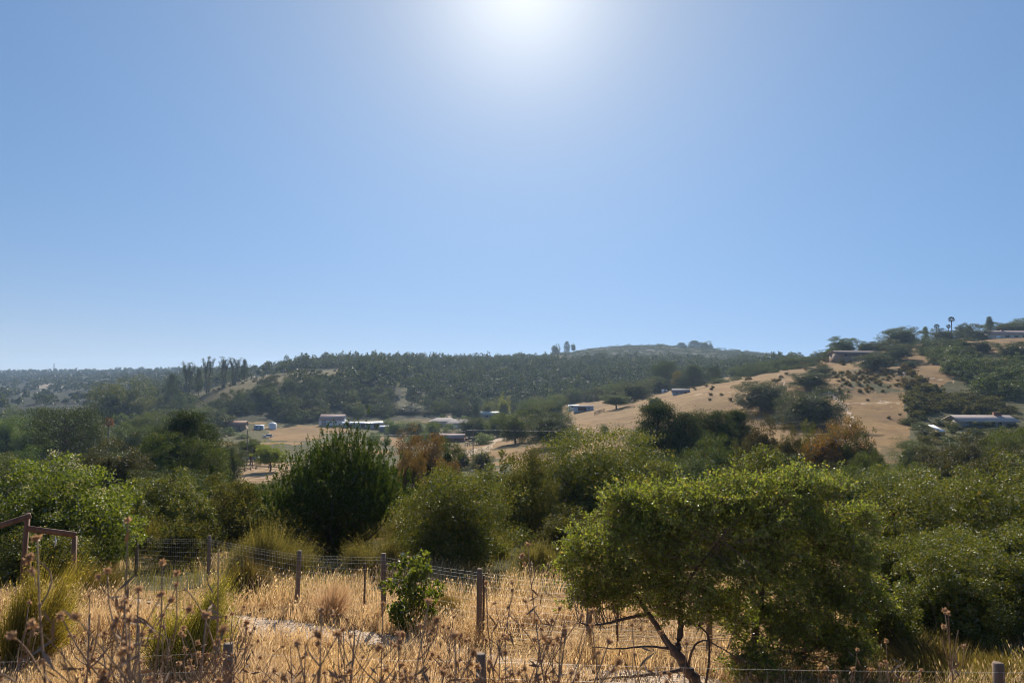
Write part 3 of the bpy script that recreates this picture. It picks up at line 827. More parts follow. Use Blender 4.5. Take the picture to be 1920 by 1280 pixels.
# ------------------------------------------------------------------ trees and shrubs of the middle distance, one by one
D = (0.8, 0.8, 0.85)      # a darker kind of leaf
G = (0.9, 1.25, 0.8)
Y = (1.5, 1.5, 0.8)
T = [
 ('oak3', 318, 815, 110, 66, 'dark shaggy lower tree pressed against the left of the tall pine', (0.9, 0.95, .8)),
 ('oak0', 372, 822, 100, 68, 'dark shaggy lower tree pressed against the right of the tall pine', (0.9, 0.95, .8)),
 # left side
 ('flatcyp', 122, 760, 118, 130, 'broad flat-topped dark cypress left of the tall shaggy pine', D),
 ('oak0', 222, 712, 100, 400, 'large domed tree in front of the hazy ridge at the left', (1.2, 1.1, 1.0)),
 ('drypalm', 202, 782, 24, 210, 'small palm with dry tan fronds behind the grey shrubs', (1.6, 1.3, 1)),
 ('pine0', 345, 768, 120, 70, 'tall shaggy dark green pine on the left slope', (0.75, 0.78, 0.68)),
 ('pine2', 300, 800, 90, 84, 'dark pine tucked behind the left shoulder of the tall shaggy pine', D),
 ('pine1', 385, 795, 80, 76, 'shorter dark pine against the right side of the tall shaggy pine', (0.75, 0.78, .68)),
 ('euc0', 215, 826, 120, 52, 'grey-olive loose-crowned tree below the flat-topped cypress', (0.75, 0.72, 0.75)),
 ('bush0', 285, 880, 95, 40, 'dark grey-green shrub mass at the foot of the shaggy pine', (0.8, 0.78, 0.8)),
 ('bush1', 345, 880, 100, 42, 'dark rounded shrub under the right side of the shaggy pine', (0.8, 0.85, 0.7)),
 ('oak1', 424, 828, 52, 112, 'dark round oak beside the brown dirt clearing', D),
 ('oak2', 388, 764, 48, 380, 'round grey-green tree below the bare brown ridge', (1.3, 1.3, 1.3)),
 ('umbrella', 506, 831, 52, 140, 'light green umbrella-shaped tree with a bare trunk on the dirt clearing', (2.4, 2.3, 1.3)),
 ('umbrella', 468, 822, 44, 165, 'dull green spreading tree behind the light umbrella-shaped tree', (0.9, 0.95, .9)),
 ('oak3', 440, 842, 40, 150, 'small dark tree between the round oak and the two thin trunks', D),
 ('oak1', 60, 795, 70, 190, 'green tree left of the flat-topped cypress', (1.2, 1.4, 0.9)),
 ('oak2', 12, 782, 80, 210, 'green tree cut off by the left edge above the flowering bush', (1.1, 1.4, 0.8)),
 ('oak0', 20, 842, 70, 100, 'dark green tree right above the flowering bush at the left edge', (1, 1.2, .8)),
 ('euc1', 165, 795, 60, 200, 'hazy grey-green tree between the flat cypress and the dry palm', (1.0, 1.0, 0.9)),
 ('oak3', 250, 795, 60, 190, 'dark tree to the right of the dry palm', (.9, 1, .9)),
 ('oak2', 275, 775, 60, 260, 'grey-green tree between the domed tree and the tall pine', (1.1, 1.1, 1.0)),
 ('cyp0', 322, 698, 22, 470, 'slim dark conifer standing left of the burnt eucalyptus row', D),
 ('ragged0', 352, 678, 40, 480, 'burnt eucalyptus with a crown split in two, leftmost of the ragged row', (0.6, 0.6, 0.6)),
 ('ragged1', 390, 668, 36, 500, 'burnt eucalyptus with flared bare top in the middle of the ragged row', (0.6, 0.6, 0.6)),
 ('ragged2', 418, 668, 36, 505, 'burnt eucalyptus with dense twiggy top right of the middle of the ragged row', (0.6, 0.6, 0.6)),
 ('ragged0', 440, 670, 40, 510, 'widest burnt eucalyptus with spread bare limbs near the brown ridge', (0.6, 0.6, 0.6)),
 ('cyp1', 458, 672, 12, 520, 'thin dark tree at the right end of the ragged eucalyptus row', D),
 ('cyp2', 372, 688, 12, 500, 'thin dark tree between two burnt eucalyptus trees', D),
 # valley floor
 ('lime0', 766, 757, 64, 445, 'broad pale olive-green willow mound at the foot of the wooded hill', (0.55, 0.5, 0.9)),
 ('lime1', 800, 768, 20, 440, 'small grey-green mound at the right end of the willow', (0.5, 0.48, 1.0)),
 ('lime0', 945, 740, 26, 430, 'bright yellow-green tree standing out against the dark wood', (1.3, 1.15, 1.0)),
 ('lime1', 915, 752, 24, 440, 'dull yellow-green tree left of the bright one at the edge of the wood', (0.9, 0.8, 1.0)),
 ('pine1', 893, 757, 20, 385, 'small dark conifer beside the grey-roofed house', D),
 ('oak0', 770, 788, 45, 345, 'low olive tree row end left of the grey-roofed house', (1.3, 1.4, 1)),
 ('oak1', 742, 790, 35, 350, 'low olive shrub tree by the yellow-green paddock', (1.3, 1.5, .9)),
 ('cyp1', 786, 793, 10, 320, 'small slim dark cypress in the yard of the grey-roofed house', D),
 ('oak3', 812, 790, 26, 315, 'olive tree in front of the grey-roofed house at its left', (1.4, 1.4, .9)),
 ('oak2', 880, 783, 38, 300, 'dark tree in front of the right half of the grey-roofed house', D),
 ('oak0', 838, 803, 32, 290, 'dark tree behind the long pink-roofed shed', D),
 ('oak1', 905, 785, 40, 300, 'grey-green tree left of the two big shady oaks', (1, 1.05, 1)),
 ('oak2', 935, 778, 44, 290, 'olive-green tree in front of the pale green roof', (1.1, 1.2, .9)),
 ('oak3', 966, 772, 62, (832,), 'big dark oak, the left of the shady pair over the field', (0.9, 0.95, 0.85)),
 ('oak0', 1036, 772, 92, (838,), 'big dark spreading oak, the right and larger of the shady pair over the field', (0.58, 0.62, 0.62)),
 ('oak2', 1000, 752, 60, 285, 'grey-green oak behind and above the shady pair', (1.0, 1.05, .95)),
 ('oak1', 1032, 742, 62, 315, 'dark green oak left of the white field shed', (0.95, 1.05, .8)),
 ('umbrella', 1156, 738, 48, (766,), 'umbrella-shaped oak standing alone on the dry slope with its shadow below', (0.9, 1.0, .8)),
 ('umbrella', 1228, 744, 25, (766,), 'small round oak alone on the dry slope right of the umbrella oak', (1, 1.05, 1)),
 ('bush0', 1133, 795, 16, (812,), 'small round grey bush alone in the dry field', (1, 1, 1)),
 ('lime1', 868, 841, 38, 158, 'round grey-green shrub by the utility pole', (0.45, 0.42, 0.8)),
 ('lime0', 905, 838, 44, 150, 'pale green rounded shrub right of the utility pole', (0.6, 0.55, 1.0)),
 ('brown0', 795, 812, 92, 62, 'reddish brown dried tree behind the tall upright shrub', (1, 1, 1)),
 ('oak3', 838, 822, 44, 76, 'dark green tree behind the reddish brown dried tree', D),
 ('brown0', 770, 842, 50, 55, 'lower tawny tree between the upright shrub and the reddish brown tree', (1.0, 1.1, 1)),
 # trees behind the crest of the dry spur
 ('oak0', 1190, 712, 62, 350, 'dark oak group end behind the lone umbrella oak', D),
 ('oak2', 1160, 720, 50, 370, 'oak with rounded top at the left end of the crest trees', (.9, 1, .9)),
 ('oak1', 1235, 706, 46, 400, 'dark oak below the tall pair of crest pines', D),
 ('flatcyp', 1250, 674, 34, 420, 'tallest dark crest tree with a flat leaning top', (1, 1, 1)),
 ('flatcyp', 1238, 682, 28, 425, 'dark crest tree just left of the tallest one', (1, 1, 1)),
 ('pine2', 1300, 684, 52, 385, 'broad dark pine on the crest behind the white-roofed building', (0.9, 0.95, 0.9)),
 ('oak3', 1278, 696, 34, 395, 'reddish-brown tinged tree left of the broad crest pine', (1.5, 1.0, .8)),
 ('cyp0', 1338, 686, 32, 372, 'dark round-shouldered conifer on the crest right of the broad pine', D),
 # the conifer screen
 ('pine0', 1234, 752, 112, 100, 'tallest dark conifer at the left end of the conifer screen', (0.8, 0.8, 0.8)),
 ('pine1', 1286, 772, 84, 97, 'dark conifer second from the left in the conifer screen', (0.8, 0.8, 0.8)),
 ('cyp2', 1315, 766, 70, 102, 'narrow topped dark conifer third from the left in the conifer screen', (0.85, 0.85, .8)),
 ('pine2', 1350, 768, 84, 100, 'dark conifer fourth from the left in the conifer screen', (0.8, 0.82, 0.8)),
 ('pine0', 1384, 766, 72, 104, 'dark pointed conifer at the right end of the conifer screen', (0.8, 0.8, 0.8)),
 ('oak0', 1232, 792, 92, 99, 'dark leafy tree low at the left end of the conifer screen', (0.75, 0.78, 0.75)),
 ('oak3', 1290, 800, 84, 96, 'dark leafy tree between the first conifers of the screen', (0.75, 0.78, 0.75)),
 ('oak2', 1368, 800, 88, 101, 'dark leafy tree low at the right end of the conifer screen', (0.75, 0.78, 0.75)),
 ('oak1', 1330, 822, 100, 74, 'dull green round tree in front of the conifer screen', (0.9, 0.95, 0.8)),
 ('euc1', 1432, 782, 62, 92, 'brownish olive eucalyptus right of the conifer screen', (0.75, 0.6, 0.6)),
 ('euc0', 1480, 798, 46, 84, 'yellowish olive eucalyptus left of the orange-leaved tree', (0.9, 0.8, 0.6)),
 ('rust0', 1562, 790, 120, 82, 'large orange and green eucalyptus in front of the dry hill', (1, 1, 1)),
 ('euc1', 1515, 795, 40, 88, 'bright olive tree peeking out between the orange eucalyptus and its left neighbour', (1.1, 1.2, 0.6)),
 ('euc0', 1622, 815, 62, 78, 'green eucalyptus on the right flank of the orange one', (0.8, 0.95, 0.5)),
 ('oak2', 1640, 848, 56, 70, 'dark green tree at the lower right of the orange eucalyptus', D),
 ('euc1', 1400, 830, 60, 70, 'grey olive tree before the brownish eucalyptus', (0.7, 0.65, 0.6)),
 # right side
 ('bush1', 1710, 822, 60, 118, 'dark grey-green bush below the white-sided outbuilding', (1, 1, 1)),
 ('euc0', 1755, 826, 70, 104, 'olive tree right below the sloping white outbuilding', (0.8, 0.75, .7)),
 ('euc1', 1820, 816, 90, 96, 'wide dusty olive tree in front of the ranch house', (0.8, 0.75, 0.65)),
 ('oak2', 1890, 806, 90, 92, 'dark olive tree in front of the right end of the ranch house', (1.1, 1.1, 0.8)),
 ('lime0', 1650, 868, 70, 60, 'bright yellow-green low tree below the foot of the dry hill', (0.8, 0.8, 0.8)),
 ('lime1', 1715, 872, 60, 56, 'yellow-green shrub behind the small tiled roof', (0.7, 0.7, 0.8)),
 ('euc0', 1780, 848, 100, 62, 'grey olive tree behind and right of the small tiled roof', (0.8, 0.75, 0.7)),
 ('euc1', 1875, 838, 120, 55, 'soft olive tree crown above the big shrub at the right edge', (0.9, 0.85, 0.7)),
 ('oak3', 1620, 880, 100, 45, 'dull green round tree behind the right shoulder of the foreground oak', (1, 1.05, 0.8)),
 ('oak0', 1500, 868, 110, 48, 'dark green tree behind the top of the foreground oak', (0.9, 1, 0.8)),
 ('lime0', 1805, 798, 56, 190, 'bright green garden shrub before the ranch house garage', (0.8, 0.85, 0.7)),
 ('lime1', 1845, 799, 40, 190, 'bright green garden shrub before the middle of the ranch house', (0.75, 0.8, 0.7)),
 # right hill
 ('oak2', 1434, 716, 96, (772,), 'large dark oak, the left of the two big ones on the dry hill', (0.58, 0.62, 0.62)),
 ('oak0', 1522, 728, 108, (801,), 'large dark rounded oak, the right of the two big ones on the dry hill', (0.58, 0.62, 0.62)),
 ('oak1', 1536, 686, 42, (706,), 'oak on the dry hill above the two big ones, upper of its pair', (0.58, 0.62, 0.62)),
 ('oak3', 1520, 697, 62, (731,), 'oak on the dry hill above the two big ones, lower and wider of its pair', (0.58, 0.62, 0.62)),
 ('oak2', 1640, 664, 62, (694,), 'flat spreading oak in the middle of the dry hill below the long house', (0.58, 0.62, 0.62)),
 ('oak0', 1662, 655, 40, (680,), 'dark oak just above the flat spreading one on the dry hill', (0.58, 0.62, 0.62)),
 ('oak1', 1705, 676, 24, (690,), 'small round oak on the tan slope right of the flat spreading one', (0.58, 0.62, 0.62)),
 ('oak3', 1580, 632, 44, 405, 'round-topped oak on the ridge left of the long house', (0.9, 1.0, 0.85)),
 ('oak1', 1625, 640, 40, 405, 'dark tree behind the long house', (1, 1.05, 0.8)),
 ('oak0', 1655, 638, 46, 400, 'dark tree behind the right end of the long house', D),
 ('oak2', 1690, 614, 68, 420, 'broad domed oak standing highest on the left part of the ridge', (0.8, 0.88, 0.85)),
 ('oak3', 1684, 645, 50, (676,), 'oak at the top left of the tan slope', (0.58, 0.62, 0.62)),
 ('oak0', 1745, 634, 44, (664,), 'oak at the top of the tan slope beneath the slim grey conifer', (0.58, 0.62, 0.62)),
 ('pine1', 1736, 612, 14, 430, 'slim grey-green conifer right of the broad domed ridge oak', (2, 2, 2.2)),
 ('palm', 1757, 607, 13, 440, 'fan palm with round head, the middle-height one of the three on the ridge', (1, 1, 1)),
 ('palm', 1785, 593, 15, 445, 'tallest fan palm with a round head on the ridge', (1, 1, 1)),
 ('palm', 1779, 608, 10, 450, 'shortest fan palm beside the tallest one on the ridge', (1, 1, 1)),
 ('oak1', 1770, 616, 46, 438, 'dark tree under the fan palms', D),
 ('oak2', 1812, 607, 40, 440, 'dark tree with a leaning flat top right of the fan palms', D),
 ('oak0', 1830, 616, 36, 425, 'dark tree left of the ridge-top house', D),
 ('oak3', 1800, 634, 56, (662,), 'wide dark oak in the ridge garden below the palms', (0.58, 0.62, 0.62)),
 ('oak1', 1812, 650, 50, (680,), 'dark oak below the wide one in the ridge garden', (0.58, 0.62, 0.62)),
 ('oak2', 1845, 640, 34, (662,), 'oak at the head of the upper right tan clearing', (0.58, 0.62, 0.62)),
 ('pine2', 1856, 593, 15, 450, 'pointed conifer standing over the ridge-top house', (1.2, 1.2, 1.3)),
 ('oak0', 1893, 601, 64, 462, 'round-topped trees behind the ridge-top house, left mound', (0.9, 0.95, .85)),
 ('oak1', 1935, 597, 60, 462, 'dark tree behind the ridge-top house at the right edge', (0.9, 0.95, .85)),
 ('oak3', 1903, 641, 54, (678,), 'big dark oak on the upper right clearing at the right edge', (0.58, 0.62, 0.62)),
 ('scrub0', 1730, 740, 50, 245, 'greyish brush clump right of the fence line on the dry hill', (0.8, 0.75, .9)),
]
for t in T:
    tree_px(*t)

# far-off trees on the skyline
for t in [
 ('oak0', 1042, 646, 15, 1290, 'dark tree at the left end of the far hilltop, left of the two tall ones'),
 ('cyp1', 1063, 639, 11, 1290, 'tallest narrow tree on the left shoulder of the far hill'),
 ('umbrella', 1075, 644, 8, 1290, 'small lollipop-shaped tree right of the narrow one on the far hill'),
 ('oak1', 1238, 644, 16, 1290, 'ragged tree at the left end of the far hilltop grove'),
 ('oak2', 1258, 648, 12, 1290, 'low tree in the gap left of the far hilltop grove'),
 ('pine1', 1278, 642, 20, 1290, 'tree on the left side of the dense far hilltop grove'),
 ('pine2', 1302, 638, 24, 1290, 'highest tree in the middle of the dense far hilltop grove'),
 ('oak0', 1322, 640, 20, 1290, 'tree on the right side of the dense far hilltop grove'),
 ('pine0', 1333, 646, 10, 1290, 'small tree ending the far hilltop grove on the right'),
 ('oak3', 1382, 655, 12, 1290, 'lone tree on the right slope of the far hilltop'),
 ('oak2', 1402, 661, 16, 1290, 'low domed tree far right on the slope of the far hilltop'),
 ('umbrella', 168, 692, 22, 2150, 'flat-topped tree on the far left ridge right of the pylon'),
 ('oak1', 80, 695, 16, 2150, 'round tree on the far left ridge just left of the pylon'),
 ('oak0', 121, 694, 20, 2150, 'round tree on the far left ridge just right of the pylon')]:
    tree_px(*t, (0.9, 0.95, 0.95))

def dart(n, gap, test, region):
    """scattered ground points: x, depth, size"""
    out = []; cell = {}
    tries = 0
    while len(out) < n and tries < n * 60:
        tries += 1
        px = rng.uniform(region[0], region[1]); d = math.sqrt(rng.uniform(region[2] ** 2, region[3] ** 2))
        x = (px - 960) / FPX * d
        g = gap * (0.7 + 0.6 * rng.random())
        k = (int(x // gap), int(d // gap)); bad = False
        for a in (-1, 0, 1):
            for b in (-1, 0, 1):
                for q in cell.get((k[0] + a, k[1] + b), ()):
                    if (q[0] - x) ** 2 + (q[1] - d) ** 2 < g * g: bad = True
        if bad: continue
        z = gz(x, d); qx, qy = to_px(x, d, z)
        if not test(qx, qy, d, x): continue
        out.append((x, d, z)); cell.setdefault(k, []).append((x, d))
    return out

BARE = [[(350, 768), (420, 720), (480, 703), (560, 695), (650, 690), (660, 704), (560, 716), (500, 728), (450, 750), (400, 772)],
        [(735, 745), (800, 742), (812, 756), (760, 768), (730, 765)],
        [(1035, 668), (1075, 668), (1065, 676), (1040, 676)], [(1180, 672), (1200, 672), (1198, 680), (1182, 680)]]
def pin(qx, qy, poly):
    return bool(in_poly(np.array([qx]), np.array([qy]), poly)[0])
BLD = [(625, 425, 26), (680, 402, 40), (733, 352, 24), (444, 392, 22), (864, 312, 26), (832, 328, 28), (925, 360, 26), (848, 262, 28), (487, 412, 16), (511, 405, 12), (502, 345, 16), (766, 445, 36)]
def clear_view(qx, d):
    return not any(abs(qx - b[0]) < b[2] and b[1] - 75 < d < b[1] + 9 for b in BLD)
def wood_ok(qx, qy, d, x):
    if 330 < qx < 480 and 470 < d < 640: return False
    if not clear_view(qx, d): return False
    if any(pin(qx, qy, p) for p in BARE): return False
    if d > 820 and 1040 < qx: return False
    if qx > 1300: return d > 530
    low = 340 if qx < 440 else np.interp(qx, [470, 560, 720, 830, 960, 1100, 1260], [408, 412, 436, 466, 470, 460, 490])
    return d > low - 24
pts = dart(2800, 7.4, wood_ok, (250, 1500, 315, 960))
pts.sort(key=lambda p: p[1])
NEARW = 222
woodgroup = 'trees covering the wooded hill across the valley'
for x, d, z in pts[:NEARW]:
    k = ['far0', 'far1', 'far2', 'far3', 'far0', 'farpine0'][rng.integers(6)]
    w_ = rng.uniform(8.5, 14.0) * (0.85 if k == 'farpine0' else 1); h = rng.uniform(6, 10.5) * (1.25 if k == 'farpine0' else 1)
    b = rng.uniform(0.4, 1.1)
    plant(k, (x, d, z - 0.6), w_, h, 'dark green tree among the woods covering the hill across the valley',
          (b * rng.uniform(0.85, 1.15), b, b * 1.0), woodgroup)
def wood_mesh(P, name, label, nl, leaf, hs=(6, 11)):
    mb = MB(); allP = []; S = []
    for x, d, z in P:
        h = rng.uniform(*hs) * rng.choice([0.6, 0.9, 1, 1.45]); w_ = rng.uniform(5.5, 11) * rng.choice([0.7, 1, 1.0, 1.5]); n = int(nl * (w_ / 9.0) ** 1.3)
        e = runit(n); e[:, 2] = np.abs(e[:, 2]) * 1.05 - 0.18
        e *= rng.uniform(0.75, 1.05, (n, 1)) * (1 + 0.18 * np.sin(e @ rng.normal(size=(3, 2)) * 4).sum(1, keepdims=True))
        allP.append(np.array([x, d, z + h * 0.42]) + e * np.array([w_ / 2, w_ / 2, h * 0.58]))
        S.append(np.full(n, leaf))
    P_ = np.concatenate(allP)
    mb.add(*leaf_cards(P_, np.concatenate(S), 0.7))
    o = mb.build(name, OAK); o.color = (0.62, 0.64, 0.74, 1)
    return tag(o, label, None, None, 'stuff')
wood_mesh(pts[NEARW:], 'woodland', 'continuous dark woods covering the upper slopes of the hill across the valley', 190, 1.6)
# distant ridges, hazy woods that read as one mass
far = dart(2400, 10.5, lambda qx, qy, d, x: qy > 0 and fbm(np.array([x / 90.0]), np.array([d / 90.0]), 3)[0] > -0.5, (-120, 1000, 560, 2350))
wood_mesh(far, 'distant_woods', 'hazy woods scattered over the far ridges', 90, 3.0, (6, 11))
top = dart(1700, 6.5, lambda qx, qy, d, x: (qx > 1040 or d > 1180) and not any(pin(qx, qy, p) for p in BARE), (900, 1490, 800, 1315))
wood_mesh(top, 'hilltop_scrub', 'low scrub and trees along the far hilltop', 90, 1.0, (1.2, 4.0))
for x, d, z in dart(70, 3.0, lambda qx, qy, d, x: pin(qx, qy, BARE[0]) and rng.random() < 0.8, (345, 665, 400, 620)):
    b = rng.uniform(0.7, 1.2)
    plant('farscrub%d' % rng.integers(3), (x, d, z - 0.2), rng.uniform(2.0, 4.5), rng.uniform(0.8, 2.0), 'low brownish scrub bush on the bare ridge in front of the burnt eucalyptus row', (b * 1.1, b, b * .9), 'scrub on the bare ridge', name='ridge_scrub')
# trees in the valley at the left
lv = dart(72, 10, lambda qx, qy, d, x: not (40 < qx < 62 and d < 330), (-60, 300, 210, 520))
for x, d, z in lv:
    b = rng.uniform(0.8, 1.5)
    plant('far%d' % rng.integers(4), (x, d, z - 0.5), rng.uniform(8, 15), rng.uniform(6, 11), 'grey-green tree in the hazy valley bottom at the left',
          (b, b * 1.05, b * .9), 'trees in the valley bottom at the left')
# low trees and bushes at the foot of the wood, along the valley floor
for px, yt, wd, d in [(452, 786, 34, 410), (480, 782, 26, 425), (536, 785, 30, 430), (552, 778, 22, 438), (585, 780, 24, 436), (515, 776, 22, 440), (640, 772, 30, 440), (698, 773, 28, 435),
                      (710, 778, 18, 425), (676, 768, 26, 442), (655, 766, 24, 445), (565, 783, 16, 430), (496, 788, 16, 425), (430, 800, 26, 330), (455, 812, 24, 300), (722, 782, 16, 420), (845, 770, 14, 470)]:
    tree_px('far%d' % rng.integers(4), px, yt, wd, d, 'low rounded tree at the foot of the wood beside the valley fields',
            (1.3, 1.4, 1.0), 'low trees at the foot of the wood')
# trees round the houses on the valley floor
for x, d, z in dart(64, 6.0, lambda qx, qy, d, x: clear_view(qx, d) and 775 < qy < 836 and not pin(qx, qy, [(500, 805), (612, 798), (606, 826), (505, 826)]) and not pin(qx, qy, [(745, 780), (815, 780), (815, 790), (745, 792)]), (690, 965, 245, 440)):
    b = rng.uniform(0.8, 1.6)
    plant('far%d' % rng.integers(4), (x, d, z - 0.3), rng.uniform(3.5, 8), rng.uniform(2.2, 4.8), 'small tree or hedge bush among the houses on the valley floor', (b, b * 1.1, b * .85), 'trees among the valley houses', name='garden_tree')
# oaks along the ridge of the right hill and in its gully
def ridge_tree(px, d, w_, h, label, group, b):
    x, y, z = spot(px, d)
    plant('far%d' % rng.integers(4), (x, y, z - 0.4), w_, h, label, (b, b * 1.06, b * 0.92), group, name='scrub_oak')
for i in range(34):
    px = 1375 + i * 5.9 + rng.uniform(-4, 4)
    ridge_tree(px, rng.uniform(385, 425), rng.uniform(6, 11), rng.uniform(4, 7), 'low dark oak in the row of scrub oaks along the skyline of the right ridge', 'scrub oaks along the right ridge', rng.uniform(0.75, 1.05))
for i in range(16):
    px = 1340 + i * 13 + rng.uniform(-5, 5)
    ridge_tree(px, np.interp(px, [1340, 1550], [352, 372]) + rng.uniform(-8, 8), rng.uniform(3.5, 8), rng.uniform(2, 4.0), 'bushy scrub oak on the crest just below the skyline row', 'scrub oaks on the crest', rng.uniform(0.85, 1.3))
GULLY = [(1737, 668), (1785, 664), (1830, 690), (1890, 697), (1945, 690), (1990, 700), (1990, 775), (1890, 762), (1845, 745), (1800, 712), (1765, 700)]
for x, d, z in dart(58, 6.5, lambda qx, qy, d, x: pin(qx, qy + 6, GULLY), (1725, 2000, 240, 380)):
    b = rng.uniform(0.75, 1.05)
    plant('far%d' % rng.integers(4), (x, d, z - 0.4), rng.uniform(8, 13), rng.uniform(5, 8), 'dark scrub oak in the dense belt running down the gully of the right hill', (b, b * 1.05, b * .9), 'scrub oaks in the gully', name='scrub_oak')
# small shrubs dotted over the dry slopes
SPOTS = [([(1300, 725), (1345, 720), (1385, 755), (1400, 775), (1300, 750)], 11, (0.8, 1.8)), ([(1560, 700), (1690, 692), (1690, 735), (1575, 738)], 84, (0.9, 2.2)),
         ([(1575, 738), (1690, 740), (1695, 820), (1600, 820)], 5, (0.7, 1.3)), ([(1700, 735), (1760, 742), (1900, 765), (1900, 788), (1760, 775), (1705, 800)], 60, (2.0, 5.0)),
         ([(1380, 715), (1480, 700), (1480, 715), (1400, 735)], 9, (1.0, 2.0)), ([(1480, 690), (1550, 668), (1610, 672), (1560, 700)], 26, (1.5, 3.5)), ([(1690, 690), (1760, 725), (1740, 740), (1695, 735)], 20, (1.5, 4))]
for poly, n, (s0, s1) in SPOTS:
    xs = [p[0] for p in poly]
    for x, d, z in dart(n, 2.2, lambda qx, qy, d, x: pin(qx, qy, poly), (min(xs), max(xs), 160, 400)):
        s_ = rng.uniform(s0, s1); b = rng.uniform(0.7, 1.25)
        plant('farscrub%d' % rng.integers(3), (x, d, z - 0.1), s_ * 1.3, s_ * 0.8, 'small brownish shrub dotted on the dry slope of the right hill',
              ((b * rng.uniform(1.0, 1.3), b * 0.92, b) if xs[0] != 1700 else (b * 0.72, b * 0.74, b * 0.8)), 'shrubs dotted over the dry slopes')
for x, d, z in dart(60, 3.0, lambda qx, qy, d, x: d < 190 or qx < 1770, (1695, 1990, 128, 212)):
    b = rng.uniform(0.55, 1.1)
    plant(['farscrub0', 'farscrub1', 'far1', 'far2'][rng.integers(4)], (x, d, z - 0.2), rng.uniform(2.5, 5.5), rng.uniform(1.2, 2.6), 'bush on the slope round and below the ranch house', (b, b, b * .85), 'bushes below the ranch house', name='garden_bush')
# scrub on the slope below the fence
for x, d, z in dart(190, 1.25, lambda qx, qy, d, x: not (d < 24 and 1000 < qx < 1750), (-60, 1980, 19, 52)):
    b = rng.uniform(0.6, 1.05)
    plant(['tuft0', 'tuft1', 'tuft2', 'tuft3', 'scrub1'][rng.integers(5)], (x, d, z - 0.1), rng.uniform(1.6, 3.4), rng.uniform(0.9, 1.8), 'olive scrub bush on the slope below the wire fence',
          (b, b, b * .9), 'scrub on the slope below the fence', name='slope_scrub')
# trees filling the gully between the slope and the valley floor
for x, d, z in dart(95, 6.0, lambda qx, qy, d, x: not (400 < qx < 545 and d > 85), (-80, 1980, 56, 125)):
    px, _ = to_px(x, d, z)
    ymin = np.interp(px, [0, 250, 400, 480, 560, 840, 1060, 1200, 1400, 1640, 1700, 1980], [850, 850, 880, 905, 880, 880, 872, 850, 850, 872, 870, 850])
    hmax = at(px, ymin, d)[2] - z
    if hmax < 1.6: continue
    h = hmax * rng.uniform(0.75, 1.0)
    b = rng.uniform(0.75, 1.15)
    k = ['oak0', 'oak1', 'oak2', 'bush0', 'bush1'][rng.integers(5)]
    plant(k, (x, d, z - 0.3), max(4.5, h * rng.uniform(1.0, 1.6)), h + 0.3, 'dark green tree in the thicket filling the hollow between the near slope and the valley',
          (b * rng.uniform(0.85, 1.35), b * 1.05, b * .85), 'thicket trees in the hollow')

# ------------------------------------------------------------------ shrubs near the fence, each grown on its own
PXM = FPX * 1024 / 1920.0      # render pixels per unit of slope
def stems(mb, base, C, n, r0, r1):
    for i in rng.choice(len(C), min(n, len(C)), replace=False):
        b = base + rng.normal(size=3) * np.array([0.08, 0.08, 0])
        limb_to(mb, b - np.array([0, 0, 0.1]), C[i], r0 * rng.uniform(0.6, 1.2), r1, 0.12, 4, 6)

def bush(name, label, px, ytop, wpx, d, m, cover=3.0, leafpx=2.0, asp=0.55, depth=0.9, ybase=None, cat='shrub', bm=None, low=0.0, dens=1.0, lump=1.0, up=0.2, sides=0.35, core=1.0):
    x, y, z = spot(px, d)
    if ybase is not None: z = at(px, ybase, d)[2]
    H = at(px, ytop, d)[2] - z; W = wpx / FPX * d
    N = int(wpx * 0.533 * (H / d * PXM) * cover * dens * 1.5)
    L = leafpx / PXM * d
    P, C = dome_points(max(60, int(N / 150)), N / max(60, int(N / 150)) * 0.87, 0.055 * lump, low, 0.28, 0.62, 0.55)
    P = P * np.array([W, W * depth, H]); C = C * np.array([W, W * depth, H])
    P = P[P[:, 2] > -0.05]
    r = thing(name, label, cat, (x, y, z))
    tm = MB(); stems(tm, np.zeros(3), C * np.array([1, 1, 0.9]), 26, 0.02 * max(1, W / 2), 0.004)
    tm.build('stem', bm or BARK, r)
    cm = MB(); cm.add(*leaf_cards(P, L, asp, up=up)); cm.add(*leaf_cards(core_points(int(core * 1400 * min(2, max(0.5, wpx / 130))), low) * np.array([W, W * depth, H]), 0.075 * W ** 0.7, 0.6))
    cm.build('foliage', m, r)
    return r, P

